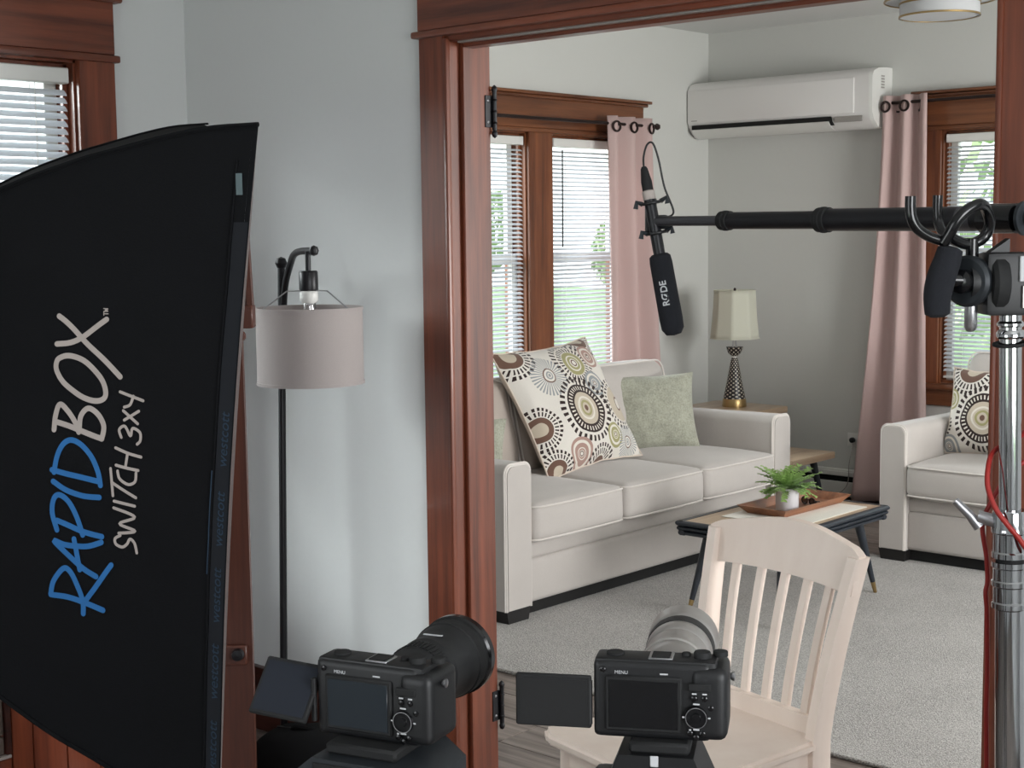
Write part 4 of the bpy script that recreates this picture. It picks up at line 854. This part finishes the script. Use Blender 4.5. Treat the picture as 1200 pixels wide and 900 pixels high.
# ------------------------------------------------------------------ mirrorless cameras on tripods
def lens(prof, mt, t, nm): return MB().lathe(prof, (0.005, 0, .042), (0, 1, 0), 48, False).build(nm, mt, t, ang=30)
def camera(loc, rz, label, white, lcd_roll, lcd_tilt, tl):
    t = thing('mirrorless_camera', loc, label, 'camera', None, rz)
    b = MB(); b.box((-.066, -.020, 0), (.05, .022, .078), .007, 3); b.box((.03, -.024, .002), (.066, .038, .074), .011, 4); b.build('body', m_blk, t)
    MB().box((-.0655, -.018, .066), (.055, .018, .0795), .005, 2).build('top_plate', m_blk, t)
    MB().box((-.054, -.0235, .008), (.022, -.0195, .064), .002).build('screen_frame', m_blkr, t)
    MB().box((-.050, -.0243, .012), (.018, -.0234, .060), .0003).build('rear_panel', m_lcd if not white else m_blkg, t)
    MB().box((-.012, -.014, .0785), (.012, .010, .0805), .0006).build('hot_shoe', m_steel, t)
    MB().box((-.009, -.012, .0806), (.009, .008, .0815)).build('hot_shoe_slot', m_gap, t)
    MB().box((.028, -.0255, .052), (.05, -.022, .060), .001).build('thumb_rest', m_blkr, t)
    w = MB(); w.lathe([(.0, .0035), (.004, .0035), (.0045, .002), (.0105, .002), (.0115, 0)], (.036, -.0235, .026), (0, -1, 0), 32); w.build('control_wheel', m_blkg, t)
    MB().lathe([(.0098, .0036), (.0106, .0036)], (.036, -.0235, .026), (0, -1, 0), 32, False).build('wheel_ring', m_steel, t)
    for x, z in ((.034, .045), (.044, .045), (.03, .010), (.036, .006), (.042, .010), (-.056, .069), (.050, .036)): MB().lathe([(.0028, 0), (.0028, .0015), (.0015, .0022), (0, .0022)], (x, -.0235 if x > .025 else -.0200, z), (0, -1, 0), 14).build('button', m_blkg, t)
    text('button_mark', 'MENU', .0048, m_mark, t, basis((1, 0, 0), (0, 0, 1), (0, -1, 0), (-.038, -.0203, .0665)), .0001)
    c = MB()
    for x, z, w_ in ((.004, .0665, .004), (.036, .0395, .0032), (.0235, .026, .0012), (.0485, .026, .0012), (.034, .0497, .0022), (.044, .0497, .0022), (.036, .0140, .0030), (.030, .0135, .001)): c.box((x-w_, -.0250 if x > .022 else -.0203, z-.0007), (x+w_, -.0244 if x > .022 else -.0199, z+.0007))
    c.build('button_marks', m_mark, t)
    for x, y, r, h in ((.040, .0, .0085, .007), (.057, .012, .0075, .005), (.024, .004, .0045, .004), (-.046, .0, .009, .0035)): MB().lathe([(r, 0), (r, h*.8), (r*.9, h), (0, h)], (x, y, .0785), n=24).build('dial', m_blkr, t)
    MB().lathe([(.003, 0), (.0045, .002), (.0045, .004), (0, .005)], (.0675, .0, .062), (1, 0, 0), 12).build('strap_lug', m_steel, t)
    # flipped-out monitor on its hinge at the left
    rt_ = Matrix.Translation((-.066, -.018, .034 if white else .039)) @ Matrix.Rotation(radians(lcd_roll), 4, 'Y') @ Matrix.Rotation(radians(lcd_tilt), 4, 'X')
    m = MB(); m.box((-.070 if not white else -.078, -.003, -.026 if white else -.031), (-.002, .003, .027 if white else .030), .0015); mo = m.build('flip_monitor', m_blkr, t, xf=rt_)
    MB().box((-.066 if not white else -.074, -.0035, -.022 if white else -.027), (-.006, -.0028, .023 if white else .026), 0).build('monitor_screen', m_flip if not white else m_blkr, mo, xf=rt_)
    MB().cyl((-.070, -.018, .012), (-.070, -.018, .056), .003, n=10).build('monitor_hinge', m_blk, t)
    mr, gr = (m_greyp, m_grip) if white else (m_blk, m_blkr)
    if white:
        lens([(.030, .02), (.031, .03), (.0345, .042), (.0345, .070), (.0335, .072)], mr, t, 'lens_barrel')
        lens([(.0335, .072), (.0355, .074), (.0355, .082), (.0340, .084)], m_greyp, t, 'lens_ring')
        lens([(.0340, .084), (.0350, .092), (.0350, .112), (.0362, .114), (.0366, .138), (.0360, .140)], mr, t, 'zoom_barrel')
        lens([(.0358, .140), (.0372, .142), (.0374, .158), (.0368, .160)], gr, t, 'focus_ring')
        lens([(.0368, .160), (.0380, .163), (.0385, .172), (.0392, .194), (.0392, .198), (.037, .198), (.036, .182)], mr, t, 'front_barrel')
        lens([(.0, .182), (.0365, .182)], m_glass_dark, t, 'front_glass'); lens([(.033, .012), (.034, .014), (.034, .030), (.030, .030)], m_steel, t, 'lens_mount')
    else:
        lens([(.030, .02), (.032, .03), (.033, .055), (.034, .058)], mr, t, 'lens_barrel')
        r_ = MB()
        for k in range(48):
            a = 2*pi*k/48; r_.box((-.0012, .060, .0335), (.0012, .078, .0353), mtx=Matrix.Translation((.005, 0, .042)) @ Matrix.Rotation(a, 4, 'Y'))
        r_.build('zoom_ring_ribs', m_blkr, t); lens([(.034, .058), (.0342, .08), (.036, .086)], m_blk, t, 'zoom_ring')
        lens([(.036, .086), (.0362, .110), (.038, .116), (.0405, .128), (.0410, .145), (.0415, .150)], m_blk, t, 'front_barrel')
        lens([(.0405, .128), (.0418, .130), (.0418, .142), (.041, .144)], m_blkr, t, 'focus_ring')
        lens([(.0415, .150), (.0440, .152), (.0440, .160), (.041, .160), (.039, .150)], m_blkg, t, 'filter_ring'); lens([(0, .150), (.0405, .150)], m_glass_dark, t, 'front_glass')
        MB().box((-.006, .098, .0780), (.016, .1015, .0786)).build('lens_mark', m_mark, t)
    # tripod: its own thing under the camera
    b = (loc[0], loc[1], 0); h = loc[2]; q = thing('tripod', b, tl, 'tripod', None, rz)
    if white:
        MB().prism([(-.040, -.012), (.034, -.012), (.052, -.052), (-.056, -.052)], -.035, .04, lambda p, r, hh: V((p, hh, h+r))).build('quick_release_plate', m_blk, q)
        MB().box((-.03, -.03, h-.012), (.03, .05, h), .003).build('camera_plate', m_blkr, q)
        MB().box((-.075, -.05, h-.085), (-.01, .05, h-.05), .012, 3).build('tilt_head', m_blk, q); MB().box((-.012, -.045, h-.13), (.062, .05, h-.052), .01, 3).build('tilt_head', m_greyp if False else m_blk, q)
        m = MB(); m.lathe([(.006, 0), (.006, .03), (.008, .04), (.008, .052), (.004, .056)], (.044, .0, h-.04), (1, -.2, .0), 12); m.build('pan_lever', m_blkg, q)
        [MB().box((x-.004, -.0362, z-.006), (x+.004, -.0350, z+.005), .001).build('level_window', m_mark, q) for x, z in ((-.004, h-.016), (.006, h-.044))]
    else:
        MB().box((-.045, -.04, h-.012), (.035, .05, h), .003).build('camera_plate', m_blkr, q)
        MB().prism([(-.052, -.012), (.036, -.012), (.062, -.032), (.062, -.05), (-.074, -.05), (-.074, -.03)], -.055, .06, lambda p, r, hh: V((p, hh, h+r))).build('quick_release_plate', m_tripg, q)
        MB().box((-.05, -.0565, h-.03), (.03, -.0545, h-.016), .001).build('plate_recess', m_blkr, q)
        MB().box((-.068, -.05, h-.10), (.058, .055, h-.05), .012, 3).build('tilt_head', m_blk, q)
        MB().lathe([(.012, 0), (.019, .005), (.019, .02), (.014, .024), (0, .024)], (.05, -.03, h-.055), (.5, -1, 0), 20).build('tension_knob', m_blkg, q)
        MB().lathe([(.011, 0), (.013, .004), (.013, .012), (0, .014)], (.018, -.056, h-.066), (0, -1, 0), 16).build('tension_knob', m_blkg, q)
    MB().cyl((0, 0, h-.22), (0, 0, h-.09), .028, n=20).build('pan_base', m_blk, q); MB().cyl((0, 0, .35), (0, 0, h-.2), .014, n=16).build('centre_column', m_blackm, q)
    MB().cyl((0, 0, h-.28), (0, 0, h-.22), .045, n=20).build('spider', m_blk, q)
    for a in (.5, 2.6, 4.7):
        k = V((.03*cos(a), .03*sin(a), h-.25)); f_ = V((.40*cos(a), .40*sin(a), .012)); MB().cyl(f_, k, .012, .018, 14).build('leg', m_blackm, q)
    return t
m_polegrey = plain('dark_grey_tube', srgb(84, 84, 88), .35, .6)
m_flip = plain('monitor_back', srgb(34, 38, 46), .65, spec=.2)
m_tripg = plain('dark_grey_metal', srgb(46, 50, 54), .4, .4)
camera((-1.074, .993, 1.016), radians(17.5), 'left camera, all black with a black zoom lens, monitor flipped out', False, 3, -36, 'black tripod under the left camera')
camera((-.857, 1.168, 1.020), radians(30.5), 'black camera with pale grey telephoto lens in front of the cream chair', True, 0, 0, 'black tripod under the camera with the pale lens')

# ------------------------------------------------------------------ chrome stand, boom pole, microphone
SX, SY = -.842, 1.936
base = (SX, SY, 0); t = thing('chrome_stand', base, 'chrome light stand with collars in front of the right doorway casing', 'stand')
MB().cyl((0, 0, .99), (0, 0, 1.40), .0145, n=32).build('upper_tube', m_chrome, t)
MB().cyl((0, 0, .30), (0, 0, 1.0), .0195, n=36).build('lower_tube', m_chrome, t)
MB().lathe([(.0145, 1.134), (.022, 1.134), (.0235, 1.130), (.0235, 1.112), (.025, 1.110), (.025, 1.104), (.0228, 1.102), (.0228, 1.078), (.0245, 1.076), (.0245, 1.069), (.019, 1.067)], n=36).build('collar', m_chrome, t)
MB().lathe([(.0185, 1.069), (.0185, 1.062)], n=32).build('collar_gap', m_gap, t)
MB().lathe([(.0185, 1.063), (.0245, 1.063), (.0245, 1.056), (.0228, 1.054), (.0228, 1.038), (.0245, 1.036), (.0245, 1.030), (.0225, 1.028), (.0225, 1.008), (.0245, 1.006), (.0245, .999), (.0195, .996)], n=36).build('lower_collar', m_chrome, t)
dl = V((-.90, -.42, .0)).normalized(); kx = dl*.02+V((0, 0, 1.118))
m = MB(); m.cyl(kx, kx+dl*.022+V((0, 0, .006)), .009, n=16); m.build('clamp_screw', m_steel, t)
m = MB(); a = kx+dl*.02+V((0, 0, .003)); m.tube([a+V((0, 0, -.012)), a+dl*.012+V((0, 0, .004)), a+dl*.032+V((0, 0, .024))], lambda u: .008-.0025*u, 12); m.build('clamp_lever', m_steel, t)
m = MB(); m.lathe([(.016, 0), (.0185, .003), (.0185, .008), (.016, .012)], (0, 0, 1.368), n=28); m.lathe([(.016, 0), (.018, .002), (.018, .005), (.015, .008)], (0, 0, 1.384), n=28); m.build('top_ring', m_chrome, t)
MB().tube([V((.0215*cos(a), .0215*sin(a), 1.361+.002*sin(a))) for a in [2*pi*i/24 for i in range(24)]], .0025, 8, True).build('rubber_band', m_blkr, t)
for z0, a0 in ((.30, .4), (.345, 2.5), (.39, 4.6)):
    d = V((cos(a0), sin(a0), 0)); MB().tube(smooth([d*.02+V((0, 0, z0)), d*.1+V((0, 0, z0-.02)), d*.28+V((0, 0, z0*.45)), d*.48+V((0, 0, .014))], 6), .0115, 14).build('leg', m_chrome, t)
    MB().lathe([(.024, 0), (.024, .03)], (0, 0, z0-.015), n=28).build('leg_collar', m_chrome, t)
t.location = V((SX, SY, 0))+V((.743, .669, 0))*.028; t.rotation_mode = 'QUATERNION'
from mathutils import Quaternion
t.rotation_quaternion = Quaternion((-.669, .743, 0), -.0195)
# grip head
R_ = V((.743, .669, 0)); F_ = V((-.669, .743, 0)); U_ = V((0, 0, 1)); P0 = V((SX, SY, 1.44)); px = 2.0/1746
def g(x, y, d=0): return P0+R_*((x-1183)*px)+U_*((330-y)*px)+F_*d
base = (SX, SY, 1.39); t = thing('grip_head', base, 'black grip head with disc clamp on top of the chrome stand', 'clamp')
MT = basis(R_, F_, U_, P0)
MB().box((-.040, -.026, -.040), (.028, .026, .044), .008, 2, MT).build('head_block', m_blk, t, base)
MB().lathe([(.0, -.002), (.036, -.002), (.041, .003), (.041, .014), (.037, .02), (0, .02)], g(1156, 327), R_, 36).build('rear_disc', m_blkr, t, base)
MB().lathe([(.026, -.02), (.029, .0), (.026, .02)], g(1150, 326), R_, 28).build('disc_spacer', m_blk, t, base)
MB().lathe([(.0, 0), (.034, 0), (.0345, .003), (.0345, .010), (.030, .014), (0, .014)], g(1136, 325), (R_*-1+F_*-.9), 36).build('front_disc', m_tripg, t, base)
MB().lathe([(.016, .012), (.016, .026), (.010, .03), (0, .03)], g(1136, 325), (R_*-1+F_*-.9), 24).build('disc_hub', m_blkg, t, base)
hd = []
for x, y in ((1107, 288), (1103, 300), (1098, 315), (1094, 330), (1092, 345), (1093, 366)): hd.append(g(x, y, -.02))
MB().tube(smooth([g(1107, 284, -.02)]+hd[1:], 4), lambda u: .016+.003*sin(u*pi)-.007*max(0, abs(u-.5)-.46)/.04, 20).build('handle', m_foam, t, base)
MB().cyl(g(1098, 322, -.02), g(1132, 324, -.015), .009, n=14).build('handle_shaft', m_blkg, t, base)
MB().lathe([(.0085, 0), (.0085, .034), (.005, .039), (0, .040)], g(1137, 350), -U_, 18).build('locking_pin', m_steel, t, base)
MB().box((-.006, -.030, -.004), (.006, -.0255, .030), .001, mtx=basis(R_, F_, U_, g(1190, 322))).build('sticker', m_mark, t, base)
MB().box((-.002, -.030, -.03), (.002, -.0255, .0), .001, mtx=basis(R_, F_, U_, g(1190, 330))).build('sticker', m_greyp, t, base)
MB().prism([(0, 0), (.03, 0), (.03, .03)], -.01, .01, lambda p, q, h: g(1152, 294)+R_*p+U_*q*.7+F_*h).build('wing_lever', m_blk, t, base)
# boom pole holder: forked cradle
t = thing('boom_holder', base, 'black forked boom pole cradle clamped over the grip head', 'holder')
MB().cyl(g(1137, 300), g(1137, 276), .0085, n=16).build('post', m_blkg, t, base)
def hook(P, r=.0072): return MB().tube(smooth(P, 8), r, 14)
hook([g(1057, 226, -.03), g(1057, 240, -.03), g(1059, 252, -.03), g(1066, 263, -.028), g(1080, 272, -.024), g(1096, 277, -.02), g(1104, 277, -.016)]).build('front_hook', m_blkg, t, base)
hook([g(1107, 224, .045), g(1107, 242, .045), g(1108, 258, .042), g(1112, 270, .03), g(1122, 279, .014), g(1137, 281, .0)], .0068).build('rear_hook', m_blkg, t, base)
hook([g(1097, 280, -.025), g(1103, 268, -.03), g(1110, 254, -.034), g(1122, 242, -.034), g(1138, 236, -.028), g(1150, 243, -.01), g(1157, 258, .0), g(1153, 272, .004), g(1144, 279, .002), g(1132, 282, .0), g(1118, 278, -.004), g(1104, 270, -.01)], .0076).build('ring_hook', m_blkg, t, base)
# boom pole
A_, B_ = V((-.868, 1.972, 1.529)), V((-1.562, 2.112, 1.5335)); dv = B_-A_; u_ = dv.normalized()
base = tuple(A_); t = thing('boom_pole', base, 'black telescoping boom pole lying across the cradle toward the microphone', 'boom pole')
K = lambda f: A_+dv*f
MB().cyl(K(0), K(.46), .0172, n=28).build('thick_section', m_blackm, t, base)
MB().cyl(K(.46), K(.755), .0140, n=28).build('middle_section', m_blackm, t, base)
MB().cyl(K(.755), K(1.0), .0085, n=24).build('thin_section', m_polegrey, t, base)
for f, r in ((.455, .0192), (.755, .0158)):
    MB().lathe([(r-.004, -.011), (r, -.009), (r, -.002), (r+.001, -.001), (r+.001, .004), (r, .005), (r, .011), (r-.003, .014)], K(f), u_, 32).build('locking_collar', m_blkr, t, base)
MB().lathe([(.0172, -.03), (.0205, -.028), (.0205, .026), (.0172, .028)], K(.012), u_, 32).build('end_collar', m_blkg, t, base)
MB().lathe([(.0172, -.012), (.0176, -.012), (.0176, .012), (.0172, .012)], K(.085), u_, 28, False).build('printed_band', m_polegrey, t, base)
MB().lathe([(.0, 0), (.0175, 0), (.0235, .001), (.0235, .006), (.017, .008)], K(-.04), -u_, 32).build('end_ring', m_tripg, t, base)
MB().lathe([(.008, 0), (.0125, .004), (.013, .03), (.010, .045), (.006, .055), (.006, .09)], K(-.045), -u_, 24).build('cable_plug', m_blkr, t, base)
# shock mount and microphone
base = (-1.568, 2.112, 1.533); t = thing('shock_mount', base, 'black shock mount clip at the end of the boom pole', 'mount')
MD = (V((-1.526, 2.117, 1.335))-V((-1.578, 2.108, 1.599))).normalized(); MR = F_.cross(MD)*-1
MR = MR.normalized(); q0 = V((-1.5655, 2.1125, 1.54))
g2 = lambda a, b, c=0: q0+R_*a+U_*b+F_*c
MB().lathe([(0, -.012), (.010, -.012), (.0125, -.008), (.0125, .008), (.008, .014)], g2(.014, -.008), u_*-1, 20).build('swivel', m_tripg, t, base)
MB().box((-.010, -.012, -.030), (.010, .008, .034), .004, 2, basis(-R_*-1, F_, U_, g2(-.004, 0, .020))).build('cradle_bar', m_blk, t, base)
for zz in (.026, -.027):
    c_ = q0-MD*zz; x_ = MD.cross(F_).normalized()
    MB().tube([c_+(x_*cos(a)+F_*sin(a))*.0165 for a in [2*pi*i/20 for i in range(20)]], .0028, 8, True).build('elastic_ring', m_blk, t, base)
    for sg in (-1, 1): MB().tube([c_+x_*sg*.016, c_+x_*sg*.026+U_*.005, c_+x_*sg*.028-U_*.006], .0045, 8).build('clip_horn', m_tripg, t, base)
t = thing('shotgun_microphone', base, 'shotgun microphone in a black foam windscreen hanging from the boom pole', 'microphone')
T0 = V((-1.578, 2.108, 1.599)); L0 = (V((-1.526, 2.117, 1.335))-T0).length
MB().cyl(T0+MD*.02, T0+MD*.19, .0105, n=20).build('mic_body', m_blackm, t, base)
MB().lathe([(.0, .125), (.014, .125), (.0185, .129), (.0198, .14), (.0205, L0-.03), (.0195, L0-.012), (.013, L0-.002), (0, L0)], T0, MD, 36).build('windscreen', m_foam, t, base)
MB().lathe([(.0085, .012), (.011, .014), (.011, .028), (.0095, .03)], T0, MD, 20).build('connector_ring', m_beige, t, base)
MB().lathe([(.004, -.030), (.0062, -.026), (.0095, -.004), (.0095, .012)], T0, MD, 20).build('cable_plug', m_blkr, t, base)
x_ = -MD; n_ = (-F_-R_*.25); n_ = (n_-MD*n_.dot(MD)).normalized(); y_ = n_.cross(x_)
text('maker_mark', 'R\u00d8DE', .0165, m_mark, t, basis(x_, y_, n_, T0+MD*.195+n_*.0208), .0004, base, True)
ts = T0-MD*.03; a = g2(.0, 0)
MB().tube(smooth([ts, ts+V((0, 0, .018)), ts+R_*.006+V((0, 0, .038)), ts+R_*.016+V((0, 0, .040)), ts+R_*.026+V((0, 0, .012)), ts+R_*.036-V((0, 0, .035)), ts+R_*.052-V((0, 0, .078)), g2(.022, .0)], 8), .0018, 8).build('mic_cable', m_blk, t, base)
rp = lambda x, y, d=0: g(x, y, d)
o = tag(MB().tube(smooth([g(1212, 648, -.03), g(1200, 640, -.034), g(1188, 624, -.035), g(1174, 607, -.033), g(1163, 590, -.026), g(1158, 568, -.012), g(1161, 548, .0), g(1170, 532, .016), g(1187, 521, .024), g(1204, 512, .02), g(1215, 495, .01)], 6), .0036, 10).build('red_cable', m_red), 'red cable looped around the chrome stand at its collar', 'cable')
o = tag(MB().tube(smooth([g(1188, 1240, .034), g(1176, 900, .034), g(1175, 800, .034), g(1173, 730, .034), g(1171, 705, .034), g(1173, 690, .034), g(1171, 660, .034), g(1166, 620, .036), g(1178, 590, .036), g(1196, 560, .036), g(1221, 540, .036)], 6), .0034, 10).build('red_cable', m_red), 'red cable running straight down behind the chrome stand', 'cable')

# ------------------------------------------------------------------ outdoors, seen through the blinds
st(MB().box((-40, -25, -.75), (25, 45, -.70)).build('ground', m_lawn))
m_bounce = plain('pale_bounce_ground', srgb(176, 174, 170), .9, 0, 6, .08)
st(MB().box((-9.5, -8, -.70), (9, 11.5, -.68)).build('bounce_ground', m_bounce))  # unseen pale ground, added to keep green bounce light out of the rooms
def tree(loc, h, r, label, k):
    t = thing('tree', loc, label, 'tree', 'trees outside the windows'); m = MB()
    m.cyl((0, 0, 0), (0, 0, h*.5), .14, .09, 10); m.build('trunk', m_easel, t)
    rnd = random.Random(k); c = MB()
    for i in range(1400):
        v = V((rnd.gauss(0, 1), rnd.gauss(0, 1), rnd.gauss(0, 1))).normalized()*r*rnd.uniform(.55, 1)**.5; v.z *= 1.15; v.z += h*.62; a = V((rnd.gauss(0, 1), rnd.gauss(0, 1), rnd.gauss(0, 1))).normalized(); b = a.orthogonal().normalized(); cc = a.cross(b); s_ = rnd.uniform(.07, .13)
        c.bm.faces.new([c.bm.verts.new(v+b*s_*p+cc*s_*q) for p, q in ((-1, 0), (0, -.6), (1, 0), (0, .6))])
    c.build('crown', m_leafT, t)
tree((-27.5, 29.5, -.7), 3.6, 1.0, 'nearest leafy green tree outside the sofa windows', 1)
tree((-23.5, 30.5, -.7), 2.6, .9, 'smaller leafy tree farther off outside the sofa windows', 2)
tree((-6.5, 16.5, -.7), 4.6, 2.0, 'leafy green tree outside the back window', 3)
base = (-24, 13, -.7); t = thing('neighbour_house', base, 'pale sided neighbouring house seen through the far left blind', 'house')
MB().box((-2.5, -3, 0), (2, 2.5, 3.2)).build('wall', m_house, t)
for z in (.5, .9, 1.3, 1.7, 2.1, 2.5, 2.9): MB().box((2.0, -3, z), (2.03, 2.5, z+.36)).build('siding_board', m_house, t)
MB().box((2.03, -.6, 1.0), (2.06, .5, 2.3)).build('window', m_lcd, t)
MB().prism([(-3.2, 3.2), (.0, 4.6), (3.0, 3.2)], -3.2, 2.8, lambda p, q, h: V((-.2+p*.8, h, q))).build('roof', m_darkb, t)
